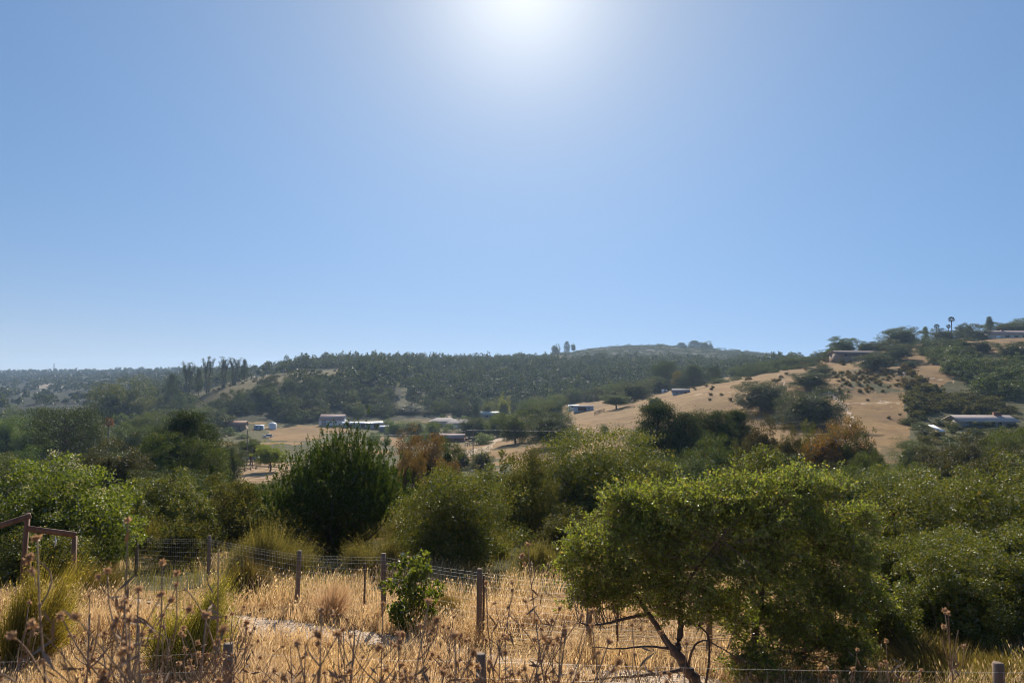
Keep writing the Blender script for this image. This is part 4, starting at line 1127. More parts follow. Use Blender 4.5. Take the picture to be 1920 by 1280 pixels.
def shoots(name, label, px, ytop, wpx, d, m, n=1500, per=34):
    """dense shrub ending in upright brush-like shoots"""
    x, y, z = spot(px, d)
    H = at(px, ytop, d)[2] - z; W = wpx / FPX * d
    e = runit(n); e[:, 2] = np.abs(e[:, 2]) * 1.0 - 0.15
    lum = 1 + 0.22 * np.sin(e[:, 0] * 5 + 1) * np.cos(e[:, 1] * 4) + 0.12 * rng.normal(size=n)
    dn = rng.random(n) < 0.4; e[dn, 2] = -np.abs(e[dn, 2]) * 0.9
    C = e * np.array([W * 0.5, W * 0.45, H * 0.55]) * (rng.uniform(0.55, 1.0, n) * lum)[:, None] * 0.92
    C[:, 2] = np.where(C[:, 2] > 0, C[:, 2], C[:, 2] * 0.75) + H * 0.40
    C = C[C[:, 2] > 0.02]
    n = len(C)
    ax = np.stack([C[:, 0] / W * 0.55, C[:, 1] / W * 0.55, np.full(n, 1.0)], 1) + rng.normal(size=(n, 3)) * 0.16
    ax /= np.linalg.norm(ax, axis=1, keepdims=True)
    Ls = rng.uniform(0.18, 0.42, n) * np.where(C[:, 2] > H * 0.6, 1.25, 0.75)
    idx = np.repeat(np.arange(n), per); t = rng.random(len(idx))
    P = C[idx] + ax[idx] * (t * Ls[idx])[:, None] + rng.normal(size=(len(idx), 3)) * 0.018
    a = ax[idx] * 0.75 + runit(len(idx)) * 0.55; a /= np.linalg.norm(a, axis=1, keepdims=True)
    b = np.cross(a, runit(len(idx))); b /= np.linalg.norm(b, axis=1, keepdims=True) + 1e-9
    ln = (rng.uniform(0.06, 0.12, len(idx)) * (1.1 - 0.5 * t))[:, None]
    zt = np.quantile(P[:, 2], 0.9995); P[:, 2] *= H / zt
    r = thing(name, label, 'shrub', (x, y, z))
    tm = MB(); stems(tm, np.zeros(3), C, 60, 0.035, 0.006); tm.build('stem', BARK, r)
    cm = MB(); cm.add(*cards(P + a * ln * 0.4, a * ln * 0.5, b * 0.015)); cm.add(*leaf_cards(core_points(1500) * np.array([W, W * 0.9, H]), 0.22, 0.5)); cm.build('foliage', m, r).color = (0.72, 0.78, 0.75, 1)
    return r

def broom(name, label, px, ytop, wpx, d, m, n, lean=(0, 0), wid=0.006, cat='shrub', depth=0.8, spread=1.0, ybase=None, leafy=0):
    """shrub of many thin upright twigs fanning out of its base"""
    x, y, z = spot(px, d)
    if ybase is not None: z = at(px, ybase, d)[2]
    H = at(px, ytop, d)[2] - z; W = wpx / FPX * d
    r = thing(name, label, cat, (x, y, z))
    nt_ = max(7, int(W * 9)); ta = rng.uniform(0, 2 * pi, nt_); tq = np.sqrt(rng.random(nt_)); th = rng.uniform(0.55, 1.08, nt_)
    tk = rng.integers(0, nt_, n); tl = rng.normal(size=(nt_, 2)) * 0.16
    a = ta[tk] + rng.normal(size=n) * 0.45; q = np.clip(tq[tk] + rng.normal(size=n) * 0.16, 0, 1.1)
    base = np.stack([np.cos(a) * q * W * 0.27, np.sin(a) * q * W * 0.27 * depth, np.full(n, -0.05)], 1)
    hh = H * (1.0 - 0.42 * q ** 2) * rng.uniform(0.45, 1.05, n) * th[tk]
    tip = np.stack([np.cos(a) * q * W * 0.5 * spread + lean[0] * hh, np.sin(a) * q * W * 0.5 * depth + lean[1] * hh, hh], 1)
    tip += rng.normal(size=(n, 3)) * 0.07 * H; tip[:, :2] += tl[tk] * hh[:, None]
    s = runit(n); s[:, 2] *= 0.2; s *= wid * rng.uniform(0.6, 1.3, (n, 1))
    mid = base * 0.45 + tip * 0.55 + np.stack([np.zeros(n), np.zeros(n), 0.07 * hh], 1)
    V = np.stack([base - s, base + s, mid + s * 0.8, mid - s * 0.8, tip], 1).reshape(-1, 3)
    i = np.arange(n)[:, None] * 5
    mb = MB(); mb.add(V, i + np.array([[0, 1, 2, 3]]))
    mb.F.append(i + np.array([[3, 2, 4]])); mb.M.append(np.zeros(n, dtype=np.int32))
    if leafy:
        k = rng.integers(0, n, leafy); t = rng.uniform(0.45, 1.0, (leafy, 1))
        P = mid[k] * (1 - t) + tip[k] * t + rng.normal(size=(leafy, 3)) * 0.03
        mb.add(*leaf_cards(P, 0.05, 0.35, up=0.8))
    mb.build('foliage', m, r)
    return r

shoots('shrub', 'tall dark shrub with upright brush-like shoots behind the middle of the fence', 640, 786, 280, 25, SHOOT, 3000, 32)
bush('shrub', 'rounded dense green shrub right of the tall upright-shooted one', 852, 886, 215, 21, NEAROAK, 3.4, 2.0, bm=BARK)
bush('shrub', 'grey-green scrub bush between the rounded dense shrub and the wide domed bush', 985, 850, 130, 31, OLIVE, 2.6, 2.0)
bush('shrub', 'wide domed olive-green bush right of centre behind the foreground oak', 1112, 810, 270, 37, NEAROAK, 3.2, 2.0)[0].children[1].color = (0.85, 0.85, 0.9, 1)
bush('shrub', 'small leafy green bush left of the wide domed bush', 925, 852, 110, 36, NEAROAK, 2.8, 2.0)
bush('shrub', 'sunlit grey-green bush between the domed bush and the foreground oak top', 1225, 868, 120, 28, NEAROAK, 2.6, 2.0)
bush('shrub', 'leafy bush rising behind the foreground oak crown at its right', 1420, 842, 130, 34, NEAROAK, 2.8, 2.0)
bush('shrub', 'grey twiggy shrub behind the far fence posts, left of the tall upright shrub', 440, 893, 120, 29, OLIVE, 2.4, 2.0)[0].children[1].color = (0.62, 0.58, 0.66, 1)
bush('shrub', 'dark leafy shrub right behind the feathery olive broom', 305, 884, 150, 30, NEAROAK, 2.6, 2.0)[0].children[1].color = (0.55, 0.56, 0.6, 1)
bush('shrub', 'bright leafy shrub between the dark leafy shrub and the grey twiggy one', 375, 918, 90, 26, NEAROAK, 2.4, 2.0)[0].children[1].color = (1.0, 1.05, 0.8, 1)
bush('shrub', 'low dark shrub at the left foot of the tall upright shrub', 520, 912, 90, 27, NEAROAK, 2.6, 2.0)[0].children[1].color = (0.6, 0.62, 0.6, 1)
bush('shrub', 'dull green shrub behind the right side of the flowering shrub', 235, 930, 110, 25, NEAROAK, 2.4, 2.0)[0].children[1].color = (0.7, 0.74, 0.66, 1)
r, P = bush('flowering_shrub', 'bright green shrub with clusters of pale flowers above the wooden handrail', 105, 864, 270, 20, LIME, 1.7, 2.8, asp=0.55, lump=0.9, up=0.5)
r.children[1].color = (1.15, 1.08, 1.0, 1)
tp = P[P[:, 2] > np.quantile(P[:, 2], 0.55)]
fm = MB()
sel = tp[rng.choice(len(tp), 64, replace=False)]
FP = np.concatenate([c + rng.normal(size=(34, 3)) * np.array([0.075, 0.075, 0.055]) for c in sel])
fm.add(*leaf_cards(FP, 0.045, 0.8, up=0.5)); fo = fm.build('flower_cluster', FLOWER, r); fo['kind'] = 'stuff'
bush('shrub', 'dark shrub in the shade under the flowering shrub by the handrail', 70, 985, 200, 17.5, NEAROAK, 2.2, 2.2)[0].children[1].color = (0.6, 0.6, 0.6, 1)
bush('shrub', 'yellow-green young bush growing through the wire fence', 772, 1046, 96, 13.2, LIME, 0.62, 4.6, asp=0.6, lump=1.25, up=0.6, core=0.0)[0].children[1].color = (1.9, 1.75, 0.8, 1)
bush('shrub', 'small bright green bush left of the broom shrub by the far fence posts', 330, 985, 82, 24, LIME, 2.2, 2.2)[0].children[1].color = (0.8, 0.8, 0.8, 1)
broom('broom_shrub', 'feathery yellow-olive broom shrub with bare purplish lower twigs left of the tall shrub', 500, 968, 170, 18.5, BROOM, 7000, (0.25, 0), 0.006, leafy=9000)
broom('broom_shrub', 'grey-green feathery broom beside the right foot of the tall upright shrub', 712, 985, 110, 19.5, BROOM, 3800, (-0.15, 0), 0.006, leafy=5000)
broom('broom_shrub', 'fine olive broom on the slope behind the far fence posts', 400, 985, 130, 27, BROOM, 3600, (0.1, 0), 0.008, leafy=5000)
broom('broom_shrub', 'feathery olive broom behind the far left fence post', 262, 985, 120, 26, BROOM, 3000, (0.1, 0), 0.008, leafy=5000)
broom('broom_shrub', 'pale olive broom beside the left edge of the foreground oak', 1010, 995, 90, 20, BROOM, 2600, (0.1, 0), 0.006, leafy=3500)
broom('broom_shrub', 'yellowish green low mound of twigs below the wooden handrail', 44, 1046, 130, 11.5, BROOM, 3600, (0.25, 0), 0.005, leafy=3000).children[0].color = (1.75, 1.65, 1.05, 1)
broom('broom_shrub', 'low yellow-green mound of twigs in the dry grass left of the tallest thistles', 340, 1072, 150, 11.0, BROOM, 3400, (0.3, 0), 0.005, leafy=3500).children[0].color = (1.55, 1.6, 0.95, 1)
broom('dry_bush', 'dry tawny tuft against the wire fence left of the young bush', 618, 1062, 100, 14.2, STRAW, 900, (0.25, 0.1), 0.004, 'dry bush').children[0].color = (0.85, 0.78, 0.78, 1)
broom('dry_bush', 'grey brown dead brush behind the fence wires right of the young bush', 850, 1095, 90, 14.0, BROOM, 2400, (-0.3, 0), 0.005, 'dry bush').children[0].color = (0.9, 0.75, 0.8, 1)
broom('dry_bush', 'dark dry brush round the foot of the right handrail post', 145, 1040, 150, 15.4, BROOM, 4200, (0.2, 0), 0.005, 'dry bush').children[0].color = (0.7, 0.62, 0.6, 1)
broom('dry_bush', 'dead purplish brush behind the fence below the broom shrub', 462, 1032, 90, 16.5, BROOM, 3000, (0.1, 0), 0.005, 'dry bush').children[0].color = (0.7, 0.6, 0.62, 1)
broom('dry_bush', 'tangle of dry brush at the right below the big shrubs', 1775, 1180, 240, 10.6, BROOM, 5200, (-0.2, 0), 0.005, 'dry bush').children[0].color = (1.1, 0.98, 1.1, 1)
broom('dry_bush', 'dry weeds at the right edge of the picture under the big shrub', 1900, 1212, 140, 10.2, BROOM, 3600, (-0.2, 0), 0.005, 'dry bush').children[0].color = (0.95, 0.82, 0.78, 1)
bush('shrub', 'large soft olive shrub filling the right edge', 1862, 868, 250, 19, NEAROAK, 3.0, 2.1)[0].children[1].color = (0.68, 0.64, 0.72, 1)
bush('shrub', 'tall dim shrub between the foreground oak and the right edge shrub', 1715, 890, 190, 22, NEAROAK, 3.0, 2.0)[0].children[1].color = (0.58, 0.56, 0.66, 1)
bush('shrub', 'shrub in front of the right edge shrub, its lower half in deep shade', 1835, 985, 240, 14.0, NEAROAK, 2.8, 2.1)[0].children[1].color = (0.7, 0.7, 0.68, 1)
bush('shrub', 'dark bush at the right edge reaching down to the dry weeds', 1925, 1010, 180, 12.6, NEAROAK, 2.6, 2.2)[0].children[1].color = (0.7, 0.7, 0.7, 1)
bush('shrub', 'small dim shrub filling the corner between the foreground oak and the vivid green plant', 1668, 1085, 120, 11.4, NEAROAK, 2.4, 2.3)[0].children[1].color = (0.7, 0.7, 0.66, 1)
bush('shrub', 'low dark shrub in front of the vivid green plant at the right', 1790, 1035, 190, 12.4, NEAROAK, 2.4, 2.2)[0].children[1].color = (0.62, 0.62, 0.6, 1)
bush('shrub', 'shrub with drooping leaves right of the foreground oak crown', 1668, 1000, 150, 14.2, NEAROAK, 2.4, 2.1)[0].children[1].color = (0.7, 0.7, 0.64, 1)
bush('shrub', 'small vivid green plant in the hollow right of the foreground oak', 1702, 1088, 62, 12.6, LIME, 1.8, 2.4, up=1.0)[0].children[1].color = (0.85, 1.1, 0.6, 1)
broom('broom_shrub', 'pale green grassy shrub under the vivid green plant at the right', 1715, 1155, 150, 12.0, BROOM, 4800, (0, 0), 0.006, leafy=2500).children[0].color = (0.78, 0.78, 0.62, 1)

# ------------------------------------------------------------------ the oak in the foreground
def near_oak():
    D0 = 10.2
    x0, y0, z0 = spot(1305, D0)
    r = thing('oak_tree', 'foreground oak with a leaning forked trunk and dense small-leaved crown, right of centre', 'tree', (x0, y0, z0))
    O = np.array([x0, y0, z0])
    def q(px, py, dd=0.0): return at(px, py, D0 + dd) - O
    tm = MB()
    def limb(pts, r0, r1, k=7):
        P = np.array(pts); t = np.linspace(0, 1, len(P)); tt = np.linspace(0, 1, len(P) * 5)
        # smooth the hand-set joints
        Q = np.stack([np.interp(tt, t, P[:, i]) for i in range(3)], 1)
        for _ in range(3): Q[1:-1] = (Q[:-2] + 2 * Q[1:-1] + Q[2:]) / 4
        Q[1:-1] += rng.normal(size=(len(Q) - 2, 3)) * r0 * 0.10
        add_tube(tm, Q, np.linspace(r0, r1, len(Q)), k); return Q
    sk = []
    sk.append(limb([q(1322, 1310), q(1308, 1285), q(1296, 1262), q(1278, 1238), q(1262, 1215, 0.0)], 0.098, 0.062, 9))
    sk.append(limb([q(1268, 1222), q(1244, 1195, 0.02), q(1228, 1165, 0.05), q(1205, 1135, 0.1), q(1180, 1100, 0.2), q(1150, 1060, 0.3), q(1125, 1020, 0.35)], 0.052, 0.014))
    sk.append(limb([q(1270, 1228), q(1272, 1195, 0.1), q(1278, 1165, 0.15), q(1272, 1120, 0.2), q(1268, 1070, 0.3), q(1262, 1010, 0.4), q(1260, 960, .4)], 0.055, 0.014))
    sk.append(limb([q(1215, 1150, 0.06), q(1175, 1158, -0.1), q(1140, 1168, -0.2), q(1100, 1172, -0.3), q(1085, 1165, -0.35)], 0.026, 0.006))
    sk.append(limb([q(1280, 1255), q(1235, 1262, -0.15), q(1180, 1268, -0.3), q(1115, 1272, -0.4), q(1090, 1280, -0.4)], 0.030, 0.008))
    sk.append(limb([q(1255, 1215), q(1215, 1210, -0.15), q(1160, 1216, -0.25), q(1110, 1212, -0.3)], 0.020, 0.005))
    sk.append(limb([q(1290, 1250), q(1295, 1225, -0.2), q(1305, 1205, -0.3), q(1322, 1198, -0.35), q(1345, 1210, -0.4), q(1370, 1225, -0.45)], 0.020, 0.006))
    sk.append(limb([q(1310, 1172, 0.2), q(1285, 1165, 0.15), q(1275, 1180, 0.12)], 0.012, 0.02))
    sk.append(limb([q(1310, 1172, 0.2), q(1330, 1190, 0.2), q(1330, 1240, 0.15), q(1320, 1300, 0.1)], 0.012, 0.02))
    # two more trunks further right
    sk.append(limb([q(1392, 1310, 0.5), q(1402, 1240, 0.5), q(1418, 1180, 0.5), q(1430, 1110, 0.5), q(1425, 1040, 0.4), q(1430, 970, .4)], 0.080, 0.02, 8))
    sk.append(limb([q(1412, 1210, 0.5), q(1450, 1215, 0.4), q(1490, 1225, 0.4)], 0.03, 0.012))
    sk.append(limb([q(1500, 1310, 0.8), q(1490, 1240, 0.8), q(1478, 1170, 0.8), q(1500, 1100, 0.8), q(1530, 1020, 0.7)], 0.055, 0.014, 8))
    sk.append(limb([q(1420, 1120, 0.5), q(1370, 1060, 0.3), q(1330, 1000, 0.2), q(1310, 950, 0.1)], 0.035, 0.01))
    sk.append(limb([q(1272, 1120, 0.2), q(1310, 1060, -0.2), q(1350, 1010, -0.3)], 0.022, 0.008))
    SKP = np.concatenate(sk)
    # crown: ellipsoids given by pixel centre, half widths, depth offset
    EL = [(1340, 985, 210, 85, 0.3, 1.0), (1180, 1020, 120, 75, 0.2, 0.8), (1115, 1055, 70, 60, 0.1, 0.6), (1490, 1000, 120, 90, 0.5, 0.9), (1560, 1050, 75, 80, 0.5, 0.8),
          (1400, 935, 150, 55, 0.4, 0.8), (1260, 955, 110, 55, 0.2, 0.7), (1350, 1060, 170, 60, 0.1, 0.9), (1500, 1120, 110, 70, 0.5, 0.8), (1570, 1140, 55, 70, 0.5, 0.6), (1440, 1170, 90, 50, 0.4, 0.6),
          (1560, 1210, 70, 50, 0.4, 0.6), (1400, 1235, 45, 40, -0.1, 0.4), (1470, 1250, 60, 30, 0.3, 0.5), (1210, 1108, 75, 38, 0.1, 0.5), (1290, 1122, 70, 42, 0.2, 0.5), (1150, 1112, 60, 32, 0.1, 0.5), (1110, 1105, 60, 32, 0.1, 0.4), (1360, 1130, 50, 40, 0.3, 0.4), (1520, 905, 70, 30, 0.5, 0.6), (1180, 935, 50, 25, 0.2, 0.5), (1620, 1100, 30, 40, .5, .4), (1600, 980, 40, 40, .5, .5)]
    blobs = []
    s = D0 / FPX
    for px, py, rx, ry, dd, rd in EL:
        c = q(px, py + 10, dd)
        blobs.append((c[0], c[1], c[2], rx * s, rd, ry * s))
    P, C = crown_points(blobs, 2050, 10, 0.11, (0.3, 1.0), 0.8, 0.6)
    # a twig from the nearest limb to each clump, small side twigs, leaves along them
    near = SKP[np.argmin(((C[:, None, :] - SKP[None, :, :]) ** 2).sum(-1), 1)]
    wm = MB()
    LP, LA, OUT = [], [], []
    for c, n_ in zip(C, near):
        dv = c - n_
        if np.linalg.norm(dv) > 1.3 or rng.random() < 0.45: n_ = c - dv / np.linalg.norm(dv) * rng.uniform(0.25, 0.45)
        limb_to(wm, n_, c, 0.006, 0.003, 0.12, 3, 5)
        for j in range(rng.integers(5, 9)):
            dv2 = runit(1)[0] * np.array([1, 1, 0.7]) + np.array([0, 0, 0.35]) + 0.5 * (c - n_) / (np.linalg.norm(c - n_) + 1e-6)
            dv2 /= np.linalg.norm(dv2); ln = rng.uniform(0.12, 0.30)
            tip = c + dv2 * ln + np.array([0, 0, -0.03])
            limb_to(wm, c, tip, 0.003, 0.0015, 0.1, 3, 3)
            m = int(ln * 62)
            t = rng.uniform(0.1, 1.05, (m, 1))
            LP.append(c + (tip - c) * t + rng.normal(size=(m, 3)) * 0.014); OUT.append(np.repeat(dv2[None], m, 0))
    # longer sprigs standing out of the crown
    cen = C.mean(0)
    outer = np.argsort(-(np.abs(C[:, 0] - cen[0]) / 2.2 + (C[:, 2] - cen[2]) / 1.0))[:420]
    for c in C[rng.choice(outer, 130, replace=False)]:
        dv = (c - cen) * np.array([0.5, 0.4, 1.0]); dv /= np.linalg.norm(dv) + 1e-6
        dv = dv + rng.normal(size=3) * 0.4 + np.array([0, 0, 0.35]); dv /= np.linalg.norm(dv); ln = rng.uniform(0.22, 0.5)
        tip = c + dv * ln
        limb_to(wm, c, tip, 0.004, 0.0015, 0.08, 3, 4)
        m = int(ln * 60); t = rng.uniform(0.1, 1.03, (m, 1))
        LP.append(c + (tip - c) * t + rng.normal(size=(m, 3)) * 0.012); OUT.append(np.repeat(dv[None], m, 0))
    LP = np.concatenate(LP); OUT = np.concatenate(OUT)
    a = OUT * 0.6 + runit(len(LP)); a /= np.linalg.norm(a, axis=1, keepdims=True)
    b = np.cross(a, runit(len(LP)) + np.array([0, 0, 0.4])); b /= np.linalg.norm(b, axis=1, keepdims=True) + 1e-9
    L = rng.uniform(0.030, 0.056, (len(LP), 1))
    cm = MB(); cm.add(*cards(LP + a * L * 0.5, a * L * 0.5, b * L * 0.27))
    tm.build('trunk', BARK, r, smooth=True)
    wm.build('twigs', STALK, r)
    cm.build('crown', FRONTOAK, r)
    print('near oak leaves', len(LP))
near_oak()

# ------------------------------------------------------------------ dry grass and thistles
def grass(name, label, n, region, hr, wd, m, keep=None, lean=0.35):
    px = rng.uniform(region[0], region[1], n); d = np.sqrt(rng.uniform(region[2] ** 2, region[3] ** 2, n))
    x = (px - 960) / FPX * d
    dens = fbm(x / 1.3, d / 1.3, 3)
    tr = np.interp(x, [-9, -5, -2, 0.2, 1.5, 3.0, 6.0], [15.6, 13.6, 12.6, 11.6, 10.7, 10.4, 10.6])
    hw = np.interp(x, [-7, -4.5, -2, 0, 2, 3.0, 3.8], [0.1, 0.5, 0.3, 0.2, 0.65, 0.55, -0.5])
    trail = np.abs(d - tr + fbm(x / 5.0, d / 5.0, 3) * 1.0) < hw
    ok = (rng.random(n) < np.clip(0.62 + dens * 1.5, 0.05, 1)) & ~(trail & (rng.random(n) < 0.93))
    if keep is not None: ok &= keep(px, d, x)
    x, d, dens, trail = x[ok], d[ok], dens[ok], trail[ok]; n = len(x)
    z = ground(x, d)
    h = rng.uniform(*hr, n) * np.clip(0.85 + dens * 0.8, 0.4, 1.4) * np.where(trail, 0.4, 1)
    base = np.stack([x, d, z - 0.02], 1)
    a = rng.uniform(0, 2 * pi, n)
    ld = np.stack([np.cos(a) * lean + 0.12, np.sin(a) * lean, np.ones(n)], 1) * h[:, None]
    mid = base + ld * np.array([0.35, 0.35, 0.58]); tip = base + ld * np.array([1.15, 1.15, 0.98])
    b = rng.uniform(0, 2 * pi, n); s = np.stack([np.cos(b), np.sin(b), np.zeros(n)], 1) * (wd * rng.uniform(0.6, 1.3, n) * np.clip(d / 8, 0.5, 2))[:, None]
    V = np.stack([base - s, base + s, mid + s * 0.7, mid - s * 0.7, tip], 1).reshape(-1, 3)
    i = np.arange(n)[:, None] * 5
    mb = MB(); mb.add(V, i + np.array([[0, 1, 2, 3]]))
    mb.F.append(i + np.array([[3, 2, 4]])); mb.M.append(np.zeros(n, dtype=np.int32))
    hd = rng.random(n) < 0.3                                     # seed heads
    P = tip[hd]; k = len(P)
    ax = ld[hd] / np.linalg.norm(ld[hd], axis=1, keepdims=True)
    mb.add(*cards(P - ax * 0.01, ax * rng.uniform(0.02, 0.045, (k, 1)), s[hd] * 2.2))
    return tag(mb.build(name, m), label, None, None, 'stuff')
grass('dry_grass', 'tawny dry grass covering the near slope', 110000, (-120, 2040, 4.5, 15.0), (0.18, 0.48), 0.0042, STRAW,
      None)
grass('sparse_dry_grass', 'thin dry grass below and behind the wire fence', 40000, (-100, 2000, 14.5, 22.0), (0.2, 0.55), 0.004, STRAW, lambda px, d, x: fbm(x / 2.2, d / 2.2, 2) > -0.1)
grass('flattened_straw', 'pale flattened straw lying in the dry grass', 42000, (-120, 1750, 5.0, 15.0), (0.12, 0.34), 0.0036, STRAW, lambda px, d, x: fbm(x / 0.9 + 7, d / 0.9, 2) > -0.05, 1.1)
grass('brown_weeds', 'fine brown weed stems standing through the dry grass', 9000, (-120, 1750, 4.0, 12.0), (0.25, 0.62), 0.0030, WEED, lambda px, d, x: fbm(x / 1.1 + 3, d / 1.1, 2) > 0.05, 0.25)
grass('weedy_grass', 'greyish weedy grass at the lower right', 16000, (1560, 2060, 8.5, 17.0), (0.25, 0.65), 0.004, BROOM)
grass('green_grass', 'thin olive grass among the scrub below the fence', 46000, (-100, 2000, 15.0, 42.0), (0.25, 0.7), 0.0035, BROOM)
grass('dry_grass_bank', 'dry grass on the bank right below the viewpoint', 16000, (-300, 2200, 1.8, 4.6), (0.2, 0.5), 0.004, STRAW)

def ball(mb, c, r, n=10, spike=0.6):
    """spiky seed head: a small core and bracts round it"""
    d = runit(n * 4); d[:, 2] = d[:, 2] * 0.9 + 0.25
    d /= np.linalg.norm(d, axis=1, keepdims=True)
    s = np.cross(d, runit(len(d))); s /= np.linalg.norm(s, axis=1, keepdims=True) + 1e-9
    L = r * rng.uniform(0.8, 1.5, (len(d), 1))
    mb.add(*cards(c + d * L * 0.55, d * L * 0.5, s * r * 0.3))
    V, F = box_vf(-.6, .6, -.6, .6, -.6, .6)
    V = np.array(V); V /= np.linalg.norm(V, axis=1, keepdims=True)
    mb.add(V * r * 0.55 + c, F)

def thistle_kind(seed, H, nbr, bare=False):
    global rng
    rng = np.random.default_rng(seed)
    st = MB(); heads = []
    top = np.array([rng.normal() * 0.12, rng.normal() * 0.12, H])
    n = 9; t = np.linspace(0, 1, n)[:, None]
    P = top * t + np.sin(t * pi * 1.5) * rng.normal(size=3) * 0.04
    add_tube(st, P, np.linspace(0.0065, 0.0025, n), 5)
    heads.append(P[-1])
    for i in range(nbr):
        k = rng.uniform(0.38, 0.95); p0 = P[0] + (P[-1] - P[0]) * k
        j = min(n - 1, int(k * (n - 1))); p0 = P[j]
        a = rng.uniform(0, 2 * pi); ln = rng.uniform(0.18, 0.5) * (1.25 - k * 0.6) * H / 1.6
        tip = p0 + np.array([cos(a) * 0.55, sin(a) * 0.55, 0.85]) * ln
        limb_to(st, p0, tip, 0.0036, 0.002, 0.1, 4, 6)
        heads.append(tip)
        for q in range(rng.integers(0, 3)):
            a2 = a + rng.uniform(-1.2, 1.2); l2 = ln * rng.uniform(0.3, 0.55)
            b0 = p0 + (tip - p0) * rng.uniform(0.4, 0.8); t2 = b0 + np.array([cos(a2) * 0.6, sin(a2) * 0.6, 0.8]) * l2
            limb_to(st, b0, t2, 0.0026, 0.0015, 0.08, 3, 4); heads.append(t2)
    # withered leaves along the stem
    m = 46
    tt = rng.uniform(0.05, 0.9, (m, 1)); LP = top * tt + rng.normal(size=(m, 3)) * 0.03
    st.add(*leaf_cards(LP, 0.09, 0.16, up=-0.4), 0)
    hm = []
    for h_ in heads:
        if bare and rng.random() < 0.55: continue
        mb = MB(); ball(mb, np.zeros(3), rng.uniform(0.012, 0.020)); hm.append((h_, mb.mesh('seed_head', THISTLE)))
    return st.mesh('stem', STALK), hm
TK = [thistle_kind(200 + i, 1.6, 5 + i % 4, i % 2 == 1) for i in range(7)]
rng = np.random.default_rng(77)
def thistle(px, ytop, d, label, group, k, wild=0.10):
    x, y, z = spot(px, d)
    z -= 0.03
    H = at(px, ytop, d)[2] - z
    if H < 0.35: return
    st, hm = TK[k]
    r = thing('thistle', label, 'thistle', (x, y, z), rng.uniform(0, 6.28), group)
    r.rotation_euler = (rng.normal() * wild, rng.normal() * wild, rng.uniform(0, 6.28))
    s = H / 1.62
    w_ = max(0.5, min(1.15, s))
    link('stem', st, r).scale = (w_, w_, s)
    for p, me in hm:
        o = link('seed_head', me, r, (p[0] * w_, p[1] * w_, p[2] * s))
        o.rotation_euler = tuple(rng.uniform(-0.6, 0.6, 3))
TALL = [(212, 955, 2.9, 'tallest branching thistle skeleton left of the first wire fence post', 0), (95, 1045, 2.6, 'forked dark thistle skeleton near the left edge', 2),
        (300, 1050, 3.1, 'leaning thistle skeleton with pale heads right of the tallest one', 4), (405, 985, 3.6, 'tall thistle with heads reaching up to the broom shrub', 1),
        (262, 1110, 2.7, 'dense dark thistle skeleton between the two tallest ones', 3), (150, 1120, 3.0, 'thistle skeleton between the forked one and the tallest', 5),
        (930, 1060, 4.3, 'slim thistle standing before the fence post right of the young bush', 6), (1040, 1045, 4.6, 'pale-headed thistle in front of the left edge of the foreground oak', 2),
        (565, 1115, 4.2, 'thin thistle in front of the trail by the second fence post', 1), (1215, 1160, 4.4, 'pale-headed thistle in front of the oak trunk', 4),
        (700, 1130, 4.0, 'thin thistle left of the young bush', 6)]
for px, yt, d, lab, k in TALL:
    thistle(px, yt, d, lab, None, k, 0.05)
for i in range(64):
    px = rng.uniform(-20, 1330) if rng.random() < 0.9 else rng.uniform(1330, 1940)
    d = rng.uniform(2.3, 6.0)
    yt = rng.uniform(1140, 1262) if px > 330 else rng.uniform(1100, 1240)
    thistle(px, yt, d, 'dry brown thistle stalk among the weeds at the bottom edge', 'thistle stalks along the bottom edge', rng.integers(7))

# ------------------------------------------------------------------ fences and the handrail
def post_mesh(name, h, w_, m, parent, loc, k=8, tilt=(0, 0)):
    mb = MB()
    zs = np.array([-0.25, h * 0.3, h * 0.7, h])
    P = np.stack([zs * tilt[0], zs * tilt[1], zs], 1) + rng.normal(size=(4, 3)) * np.array([0.004, 0.004, 0])
    add_tube(mb, P, np.array([w_, w_ * 0.98, w_ * 0.97, w_ * 0.95]) * 0.5, k)
    return mb.build(name, m, parent, loc=loc)

